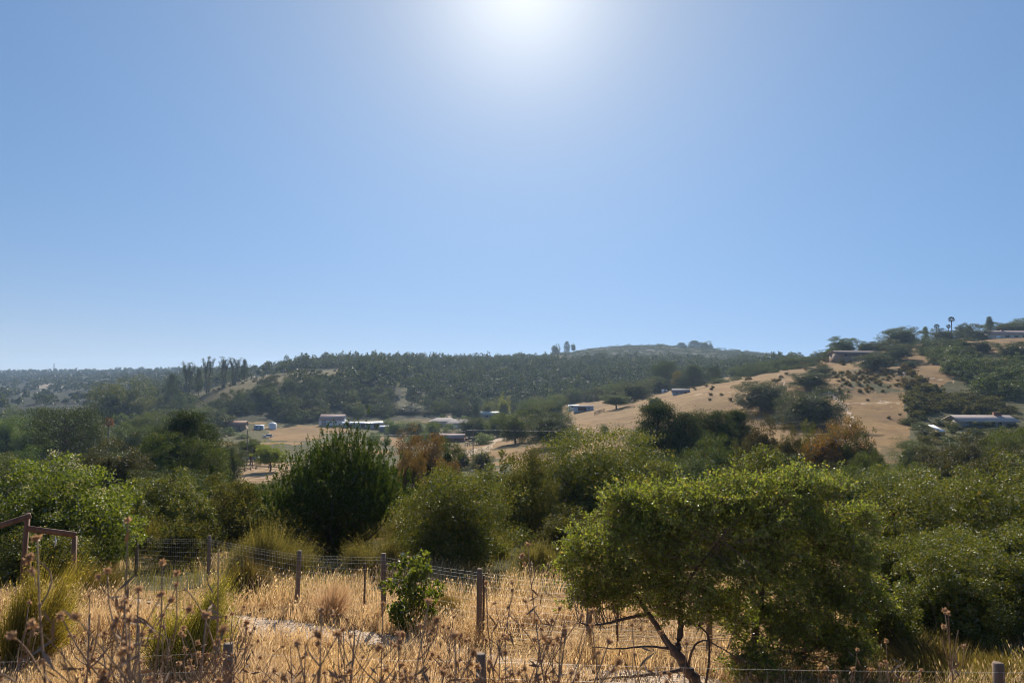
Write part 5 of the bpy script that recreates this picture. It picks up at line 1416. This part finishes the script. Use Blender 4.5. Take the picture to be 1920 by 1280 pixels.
def wire_fence(label, posts, rows, step, up, thin, hgt, wire_h=None, steel=()):
    """posts: (column px, top row, depth); wires strung between the post tops along the ground"""
    P = []
    for px, yt, d in posts:
        x, y, z = spot(px, d); P.append((x, y, z, at(px, yt, d)[2] - z if yt else hgt))
    f = thing('wire_fence', label, 'fence', (P[0][0], P[0][1], P[0][2]))
    o0 = np.array(P[0][:3])
    for (x, y, z, h), (px, yt, d) in zip(P, posts):
        post_mesh('post', h, 0.105, POSTWOOD, f, (x - o0[0], y - o0[1], z - o0[2]), tilt=(rng.normal() * 0.015, rng.normal() * 0.015))
    wm = MB()
    for (x0, y0, z0, h0), (x1, y1, z1, h1) in zip(P, P[1:]):
        L = math.hypot(x1 - x0, y1 - y0); n = max(2, int(L / 0.6))
        t = np.linspace(0, 1, n + 1)
        X = x0 + (x1 - x0) * t; Yy = y0 + (y1 - y0) * t
        zl = z0 + (z1 - z0) * t
        top0 = z0 + (wire_h or h0 - 0.06); top1 = z1 + (wire_h or h1 - 0.06)
        zt = top0 + (top1 - top0) * t - 0.02 * np.sin(pi * t)
        off = np.array([0, -0.06, 0])
        for k in rows:
            Z = zl + 0.04 + (zt - zl - 0.04) * k
            add_tube(wm, np.stack([X, Yy, Z], 1) - o0 + off, thin * 0.8, 3, cap=False)
        m = max(2, int(L / step))
        for s in np.linspace(0, 1, m + 1)[:-1]:
            xa = x0 + (x1 - x0) * s; ya = y0 + (y1 - y0) * s
            za = np.interp(s, t, zl); zb = np.interp(s, t, zt)
            add_tube(wm, np.array([(xa, ya, za + 0.04), (xa, ya, (za + zb) / 2), (xa, ya, zb)]) - o0 + off, thin * 0.8, 3, cap=False)
    wm.build('wire_mesh', WIRE, f)
    for px, yt, d in steel:
        x, y, z = spot(px, d); h = at(px, yt, d)[2] - z
        post_mesh('steel_stake', h, 0.045, RUSTSTEEL, f, (x - o0[0], y - o0[1], z - o0[2]), 4)
    return f
ROWS = [0.02, 0.10, 0.18, 0.27, 0.36, 0.46, 0.57, 0.68, 0.79, 0.89, 0.95, 1.0]
wire_fence('wire mesh fence on weathered round posts running from the handrail past the oak', [(150, 1002, 19.5), (255, 1003, 20.0), (390, 1004, 18.6), (557, 1032, 14.8), (720, 1037, 14.0), (898, 1065, 12.9), (1103, 1082, 12.2), (1330, 1100, 11.9), (1560, 1120, 11.6)],
           ROWS, 0.085, None, 0.0014, 1.15, steel=[(683, 1055, 14.4), (907, 1078, 12.8), (1158, 1100, 12.2)])
wire_fence('low wire fence on round posts nearest the viewer, tops just showing', [(-330, 0, 7.0), (420, 1206, 6.9), (903, 1223, 6.8), (1880, 1243, 6.8), (2360, 0, 6.8)],
           [0.1, 0.3, 0.5, 0.7, 0.85, 1.0], 0.16, None, 0.0012, 1.2)

def beam(mb, a, b, w_, h):
    a = np.array(a, float); b = np.array(b, float)
    t = (b - a) / np.linalg.norm(b - a); s = np.cross(t, [0, 0, 1]); s /= np.linalg.norm(s); u = np.cross(s, t)
    V = []
    for p in (a, b):
        for i, j in ((-1, -1), (1, -1), (1, 1), (-1, 1)):
            V.append(p + s * w_ / 2 * i + u * h / 2 * j)
    mb.add(V, [(0, 1, 2, 3), (7, 6, 5, 4), (0, 4, 5, 1), (1, 5, 6, 2), (2, 6, 7, 3), (3, 7, 4, 0)])
def handrail():
    A = at(52, 966, 16.2); B = at(140, 1003, 16.6); C_ = at(-90, 1008, 15.4)
    r = thing('handrail', 'red-brown wooden handrail of two sloping rails on posts at the left edge', 'handrail', (A[0], A[1], gz(A[0], A[1])))
    o = np.array(r.location)
    mb = MB(); beam(mb, C_ + np.array([0, -0.07, -0.08]) - o, at(62, 965, 16.1) + np.array([0, -0.07, 0]) - o, 0.045, 0.125); mb.build('rail', REDWOOD, r)
    mb = MB(); beam(mb, at(55, 989, 16.2) + np.array([0, -0.07, 0]) - o, at(146, 1001, 16.6) + np.array([0, -0.07, 0]) - o, 0.045, 0.125); mb.build('rail', REDWOOD, r)
    for p, top in ((A, 0.06), (B, -0.02), (C_, 0.1)):
        g = gz(p[0], p[1]); mb = MB()
        lean = -0.10 if p is A else 0
        beam(mb, (p[0] - o[0] + lean, p[1] - o[1], g - o[2] - 0.2), (p[0] - o[0] + 1e-4, p[1] - o[1], p[2] - o[2] + top), 0.085, 0.085)
        mb.build('post', REDWOOD, r)
    mb = MB(); s = at(110, 1003, 16.4) - o + np.array([0, -0.11, 0])
    add_tube(mb, [s, s + np.array([0.01, 0, -0.12]), s + np.array([-0.015, 0, -0.25])], [0.012, 0.02, 0.008], 5); mb.build('ribbon', WHITE, r)
handrail()

# ------------------------------------------------------------------ buildings
def house(label, px, d, W, Dp, H, roof_h, wall, roof, rz=0.0, over=0.5, doors=(), windows=(), kind='gable', name='house', cat='house', dz=0.0, chimney=None, ybase=None):
    if ybase is not None and 150 < d < 1000:
        d1 = depth_for(px, ybase, 150, 470); W *= d1 / d; d = d1
        doors = [(a * d1 / d, b, c, e) for a, b, c, e in doors]
        ybase = None
    x, y, z = spot(px, d)
    if ybase is not None: z = at(px, ybase, d)[2]
    r = thing(name, label, cat, (x, y, z + dz), rz)
    mb = MB(); add_box(mb, -W / 2, W / 2, -Dp / 2, Dp / 2, -2.5, H)
    if kind == 'gable':
        for s in (-1, 1):
            mb.add([(s * W / 2, -Dp / 2, H), (s * W / 2, Dp / 2, H), (s * W / 2, 0, H + roof_h)], [(0, 1, 2)])
    mb.build('wall', wall, r)
    rm = MB(); w2 = W / 2 + over; d2 = Dp / 2 + over; e = -roof_h * over / (Dp / 2); th = 0.22
    if kind == 'gable':
        V = [(-w2, -d2, H + e), (w2, -d2, H + e), (w2, 0, H + roof_h), (-w2, 0, H + roof_h), (-w2, d2, H + e), (w2, d2, H + e)]
        V = V + [(a, b, c + th) for a, b, c in V]
        F = [(1, 0, 3, 2), (2, 3, 4, 5), (6, 7, 8, 9), (9, 8, 11, 10), (0, 1, 7, 6), (5, 4, 10, 11), (1, 2, 8, 7), (2, 5, 11, 8), (3, 0, 6, 9), (4, 3, 9, 10)]
    elif kind == 'hip':
        k = max(0.5, W / 2 - Dp / 2 * 0.9)
        V = [(-w2, -d2, H), (w2, -d2, H), (w2, d2, H), (-w2, d2, H), (-w2, -d2, H + th), (w2, -d2, H + th), (w2, d2, H + th), (-w2, d2, H + th), (-k, 0, H + roof_h), (k, 0, H + roof_h)]
        F = [(3, 2, 1, 0), (0, 1, 5, 4), (1, 2, 6, 5), (2, 3, 7, 6), (3, 0, 4, 7)]
        rm.add(V, [(4, 5, 9, 8), (6, 7, 8, 9)]); rm.add(V, [(5, 6, 9), (7, 4, 8)])
    else:                                                            # lean-to, low side towards the viewer
        V = [(-w2, -d2, H + 0.01), (w2, -d2, H + 0.01), (w2, d2, H + roof_h), (-w2, d2, H + roof_h)]
        V = V + [(a, b, c + 0.15) for a, b, c in V]
        F = [(3, 2, 1, 0), (4, 5, 6, 7), (0, 1, 5, 4), (1, 2, 6, 5), (2, 3, 7, 6), (3, 0, 4, 7)]
    rm.add(V, F)
    ro = rm.build('roof', roof, r)
    if chimney is not None:
        cm = MB(); add_box(cm, chimney - 0.9, chimney + 0.9, -0.6, 0.5, H + roof_h * 0.4, H + roof_h + 1.0); cm.build('chimney', BRICK, ro)
    for cx, w_, h, mm in doors:
        dm = MB(); add_box(dm, cx - w_ / 2, cx + w_ / 2, -Dp / 2 - 0.08, -Dp / 2 - 0.004, 0.0, h); dm.build('door', mm, r)
    for cx, z0, w_, h in windows:
        wm = MB(); add_box(wm, cx - w_ / 2, cx + w_ / 2, -Dp / 2 - 0.06, -Dp / 2 - 0.004, z0, z0 + h)
        wo = wm.build('window', GLASS, r)
        fm = MB()
        for a0, a1, b0, b1 in ((cx - w_ / 2 - .1, cx + w_ / 2 + .1, z0 - .1, z0), (cx - w_ / 2 - .1, cx + w_ / 2 + .1, z0 + h, z0 + h + .1), (cx - w_ / 2 - .1, cx - w_ / 2, z0, z0 + h), (cx + w_ / 2, cx + w_ / 2 + .1, z0, z0 + h)):
            add_box(fm, a0, a1, -Dp / 2 - 0.10, -Dp / 2 - 0.004, b0, b1)
        fm.build('frame', WHITE, wo)
    return r
house('long low ranch house with a pale roof, blue garage door and brick chimney', 1838, 200, 15.0, 7.5, 2.2, 1.2, CREAM, PALEROOF, radians(-3), 0.8,
      [(-4.4, 4.4, 1.9, PALEBLUE), (1.2, 1.0, 1.9, GLASS)], [(-0.6, 0.9, 0.9, 0.9), (3.0, 0.6, 1.2, 1.3)], chimney=4.6, ybase=797, dz=-0.8)
house('small white-sided outbuilding with a sloping roof below the ranch house', 1757, 186, 2.0, 3.0, 1.1, 1.5, TANWALL, WHITE, radians(25), 0.1, [(0.5, 0.6, 1.0, DARKDOOR)], [], 'lean', 'outbuilding', 'outbuilding', ybase=815, dz=-0.3)
house('long brown-roofed house sitting low on the ridge behind oaks', 1602, 376, 24.0, 9.0, 2.4, 1.5, TANWALL, BROWNROOF, radians(8), 1.0, [(2, 1.2, 2.1, DARKDOOR)], [(-8, 0.9, 2.0, 1.2), (-3, 0.9, 2.4, 1.2), (7, 0.9, 2.0, 1.2)], ybase=672)
house('ridge-top house with a long pale roof at the upper right edge', 1893, 436, 32.0, 10.0, 3.6, 1.8, CREAM, PINKROOF, radians(6), 1.0, [(-12, 3.0, 2.4, WHITE)], [(-6, 1.0, 3.0, 1.6), (0, 1.0, 3.0, 1.6), (6, 1.0, 3.0, 1.6), (11, 1.0, 2.0, 1.6)], chimney=-5, ybase=633, dz=-1.4)
house('white barn with a pinkish brown roof at the foot of the wood', 625, 425, 15.0, 8.0, 3.0, 2.6, WHITE, PINKROOF, radians(-6), 0.4, [(-4, 2.6, 2.6, STEEL)], [(3, 1.2, 1.2, 0.9), (0, 1.2, 1.2, 0.9)], name='barn', cat='barn', ybase=796)
house('long low stable with a bright metal roof right of the white barn', 680, 402, 23.0, 5.0, 2.0, 0.7, STEEL, METALROOF, radians(14), 0.3, [(-7, 2.2, 1.8, DARKDOOR), (0, 2.2, 1.8, DARKDOOR), (7, 2.2, 1.8, DARKDOOR)], [], 'lean', 'stable', 'stable', ybase=801)
house('low flat-roofed grey shed in the yard left of the grey-roofed house', 733, 352, 11.0, 5.0, 2.2, 0.5, GREYROOF, METALROOF, radians(10), 0.3, [(-2, 2.0, 1.9, CARDARK), (2, 2.0, 1.9, CARDARK)], [], 'lean', 'shed', 'shed', ybase=808)
house('clay-roofed cottage at the left end of the valley fields', 444, 392, 10.5, 6.0, 2.2, 1.7, TANWALL, CLAYROOF, radians(4), 0.4, [(2, 1.0, 2.0, DARKDOOR)], [(-2.5, 0.8, 1.4, 1.0)], name='cottage', ybase=804)
house('grey-roofed house wing nearer the viewer, right of the pair', 864, 312, 12.0, 8.0, 2.4, 2.2, CREAM, GREYROOF, radians(-10), 0.6, [(-2, 2.4, 2.1, WHITE)], [(2.6, 0.8, 1.4, 1.1)], 'hip', ybase=802)
house('grey-roofed house wing set further back, left of the pair', 832, 328, 13.0, 8.0, 2.4, 2.3, CREAM, GREYROOF, radians(16), 0.6, [(3, 1.0, 2.0, DARKDOOR)], [(-3, 0.8, 1.6, 1.1)], 'hip', ybase=798)
house('house with a pale green roof half hidden by olive trees', 925, 360, 17.0, 8.0, 2.6, 1.6, TANWALL, GREENROOF, radians(-4), 0.6, [(5, 1.0, 2.0, DARKDOOR)], [(-4, 0.9, 2.0, 1.2), (1, 0.9, 2.0, 1.2)], ybase=784)
house('long shed with a pale pinkish roof beside the round corral', 848, 262, 9.5, 4.5, 1.6, 1.3, BRICK, PINKROOF, radians(-8), 0.3, [(2.5, 1.6, 1.5, DARKDOOR)], [], name='shed', cat='shed', ybase=827)
house('white shed with a dark red front part standing in the dry field', 1094, 292, 8.4, 4.0, 2.0, 0.35, PALEBLUE, GREYROOF, radians(-6), 0.15, [(-0.6, 4.0, 1.8, DARKDOOR)], [(2.8, 0.9, 0.9, 0.6)], 'lean', 'field_shed', 'shed', ybase=770)
house('white trailer parked against the left end of the field shed', 1076, 299, 4.6, 2.5, 2.1, 0.15, WHITE, WHITE, radians(8), 0.05, [(1.2, 0.8, 1.9, STEEL)], [(-1.0, 1.2, 1.2, 0.7)], 'lean', 'trailer', 'trailer', ybase=768)
house('low pale blue-roofed building under the crest pines', 1276, 352, 8.0, 5.0, 0.9, 1.2, STEEL, GREYROOF, radians(-6), 0.4, [(2, 1.0, 0.8, DARKDOOR)], [(-2, 0.3, 1.2, 0.4)], name='building', cat='building', ybase=738)
house('tiny white shed left of the pale roofed building under the crest pines', 1246, 352, 2.6, 2.4, 0.9, 0.4, WHITE, WHITE, 0, 0.2, [(0, 1.0, 1.5, STEEL)], [], 'lean', 'shed', 'shed', ybase=735)
house('small pink-tiled roof peeping out of the shrubs at the right', 1716, 64, 2.6, 3.0, 2.4, 0.8, TANWALL, PINKROOF, radians(4), 0.3, [(0.5, 0.8, 2.0, PALEBLUE)], [], 'gable', 'cabin', 'cabin', ybase=957)
house('large pale villa on the cleared slope of the far left ridge', 97, 1650, 46, 16, 7.5, 4.0, CREAM, PINKROOF, 0, 1.0, [(10, 4, 4, GLASS)], [(-14, 2, 5, 3), (-4, 2, 5, 3), (2, 2, 5, 3)], 'hip', 'villa', 'villa', ybase=722)

# ------------------------------------------------------------------ vehicles, tank, poles, pylon
def car(label, px, d, paint, rz, name='parked_car', ybase=None, L=4.5):
    if ybase is not None: d = depth_for(px, ybase, 125, 470)
    x, y, z = spot(px, d)
    r = thing(name, label, 'car', (x, y, z), rz)
    prof = [(-L / 2, 0.35), (-L / 2, 0.8), (-L * 0.36, 0.92), (-L * 0.2, 0.95), (L * 0.42, 0.98), (L / 2, 0.85), (L / 2, 0.35)]
    def extr(pts, w_, m, nm, par):
        n = len(pts); V = [(a, -w_, b) for a, b in pts] + [(a, w_, b) for a, b in pts]
        mb = MB(); mb.add(V, [(i, (i + 1) % n, (i + 1) % n + n, i + n) for i in range(n)])
        mb.F.append(np.array([list(range(n))[::-1]])); mb.M.append(np.zeros(1, dtype=np.int32)); mb.F.append(np.array([list(range(n, 2 * n))])); mb.M.append(np.zeros(1, dtype=np.int32))
        return mb.build(nm, m, par)
    extr(prof, 0.85, paint, 'body', r)
    extr([(-L * 0.2, 0.951), (-L * 0.08, 1.38), (L * 0.28, 1.40), (L * 0.42, 0.981)], 0.74, GLASS, 'window', r)
    extr([(-L * 0.08, 1.381), (-L * 0.06, 1.46), (L * 0.26, 1.48), (L * 0.28, 1.401)], 0.72, paint, 'roof', r)
    for sx in (-L * 0.3, L * 0.3):
        for sy in (-0.86, 0.72):
            mb = MB(); add_tube(mb, [(sx, sy, 0.32), (sx, sy + 0.14, 0.32)], 0.32, 10); wl = mb.build('wheel', RUBBER, r)
            hb = MB(); add_tube(hb, [(sx, sy - 0.01, 0.32), (sx, sy + 0.15, 0.32)], 0.17, 8); hb.build('rim', STEEL, wl)
    return r
car('white and grey car parked on the green valley field', 502, 345, CARWHITE, radians(15), ybase=820)
car('pale blue car parked by the two thin tree trunks above the dirt clearing', 474, 152, CARBLUE, radians(170), ybase=864, L=3.6)
car('dark car parked in the yard of the grey-roofed house', 789, 330, CARDARK, radians(20), ybase=812)
car('dark red car parked by the long pink-roofed shed', 882, 255, DARKDOOR, radians(-20), ybase=826)
house('long white and blue trailer at the edge of the valley field', 486, 412, 5.2, 2.4, 1.7, 0.15, PALEBLUE, METALROOF, radians(4), 0.1, [(1.2, 0.7, 1.5, STEEL)], [(-1, 0.8, 1.0, 0.5)], 'lean', 'trailer', 'trailer', ybase=804)
def tank():
    x, y, z = spot(511, depth_for(511, 803, 150, 470))
    r = thing('water_tank', 'round white water tank beside the trailer on the valley field', 'tank', (x, y, z))
    mb = MB(); add_tube(mb, [(0, 0, -1.5), (0, 0, 2.6)], 2.0, 20); mb.build('tank_wall', WHITE, r)
    mb = MB(); add_tube(mb, [(0, 0, 2.6), (0, 0, 3.1), (0, 0, 3.4)], [2.08, 1.3, 0.2], 20); mb.build('lid', WHITE, r)
tank()
def pole(label, px, ytop, ybase, d, arm=1.0, r0=0.14):
    x, y, z = spot(px, d); zt = at(px, ytop, d)[2]
    z = min(z, at(px, ybase, d)[2])
    r = thing('utility_pole', label, 'utility pole', (x, y, z))
    mb = MB(); add_tube(mb, [(0, 0, -0.5), (0, 0, zt - z)], [r0, r0 * 0.7], 8); mb.build('pole', POSTWOOD, r)
    if arm:
        mb = MB(); add_box(mb, -arm, arm, -0.16, -0.02, zt - z - 0.55, zt - z - 0.4); ao = mb.build('crossarm', POSTWOOD, r)
        for s in (-0.9, -0.4, 0.4, 0.9):
            ib = MB(); add_tube(ib, [(s * arm, -0.09, zt - z - 0.4), (s * arm, -0.09, zt - z - 0.2)], 0.05, 6); ib.build('insulator', STEEL, ao)
    return np.array([x, y, zt])
p1 = pole('dark utility pole in the valley field right of the pink-roofed shed', 887, 804, 852, 165)
pole('thin dark pole left of the green umbrella-shaped tree', 463, 806, 866, 160, 0.0, 0.12)
pole('second thin dark pole beside the green umbrella-shaped tree', 473, 838, 866, 150, 0.0, 0.11)
pole('utility pole with crossarms on the skyline of the right ridge', 1647, 626, 648, 405, 1.4, 0.22)
def wire():
    a = p1 + np.array([0, 0, -0.2]); b = at(1500, 790, 175)
    t = np.linspace(0, 1, 24)[:, None]; P = a + (b - a) * t; P[:, 2] -= 1.2 * np.sin(t[:, 0] * pi)
    a2 = at(640, 812, 150); P2 = a2 + (a - a2) * t; P2[:, 2] -= 0.8 * np.sin(t[:, 0] * pi)
    mb = MB(); add_tube(mb, P, 0.014, 4, cap=False); add_tube(mb, P2, 0.014, 4, cap=False)
    tag(mb.build('power_line', WIRE), 'pale power line sagging across the valley in front of the shady oaks', 'power line')
wire()
def pylon():
    x, y, z = spot(101, 2150); zt = at(101, 681, 2150)[2]; H = zt - z
    r = thing('pylon', 'pale lattice pylon on the far left ridge', 'pylon', (x, y, z))
    mb = MB()
    for sx in (-1, 1):
        for sy in (-1, 1): add_tube(mb, [(sx * 2.6, sy * 2.6, -2), (sx * 0.5, sy * 0.5, H)], 0.3, 4)
    for k in range(7):
        z0 = H * k / 7; z1 = H * (k + 1) / 7; w0 = 2.6 - 2.1 * k / 7; w1 = 2.6 - 2.1 * (k + 1) / 7
        add_tube(mb, [(-w0, -w0, z0), (w1, -w1, z1)], 0.18, 4); add_tube(mb, [(w0, -w0, z0), (-w1, -w1, z1)], 0.18, 4)
    mb.build('lattice', STEEL, r)
    for k in (0.8, 0.92):
        am = MB(); add_tube(am, [(-4.2, 0, H * k), (4.2, 0, H * k)], 0.22, 4); am.build('crossarm', STEEL, r)
pylon()
def rail_fence(label, pts, h, step, name='rail_fence'):
    P = [spot(*p) for p in pts]; o0 = np.array(P[0])
    f = thing(name, label, 'fence', P[0]); rm = MB()
    for a, b in zip(P, P[1:]):
        a = np.array(a); b = np.array(b); n = max(2, int(np.linalg.norm(b - a) / step))
        for t in np.linspace(0, 1, n + 1):
            p = a + (b - a) * t; p[2] = gz(p[0], p[1])
            mb = MB(); add_box(mb, -0.1, 0.1, -0.1, 0.1, -0.3, h); mb.build('post', POSTWOOD, f, loc=tuple(p - o0))
        for k in (0.5, 0.92): beam(rm, a - o0 + np.array([0, -0.14, h * k]), b - o0 + np.array([0, -0.14, h * k]), 0.06, 0.16)
    rm.build('rails', POSTWOOD, f)
rail_fence('short row of dark corral posts right of the white field shed', [(1115, 291), (1133, 300)], 1.5, 1.3)
rail_fence('low brown rail fence along the dirt clearing by the umbrella-shaped tree', [(448, 140), (480, 146), (528, 150)], 0.7, 2.0)
rail_fence('brown corral rail fence right of the pink-roofed shed', [(872, 240), (905, 262), (922, 285)], 1.4, 2.6)

# ------------------------------------------------------------------ the hazy air
def haze():
    mb = MB(); add_box(mb, -4600, 4600, -60, 3700, -140, 75)
    o = mb.mesh('haze', [])
    ob = link('haze', o)
    m, N_, L_, out_ = mat('haze')
    v = N_.new('ShaderNodeVolumePrincipled')
    v.inputs['Color'].default_value = (0.50, 0.70, 1.0, 1)
    v.inputs['Density'].default_value = 0.00013
    v.inputs['Anisotropy'].default_value = 0.35
    L_.new(v.outputs[0], out_.inputs['Volume'])
    o.materials.append(m)
    tag(ob, kind='stuff')
haze()
print('script done')
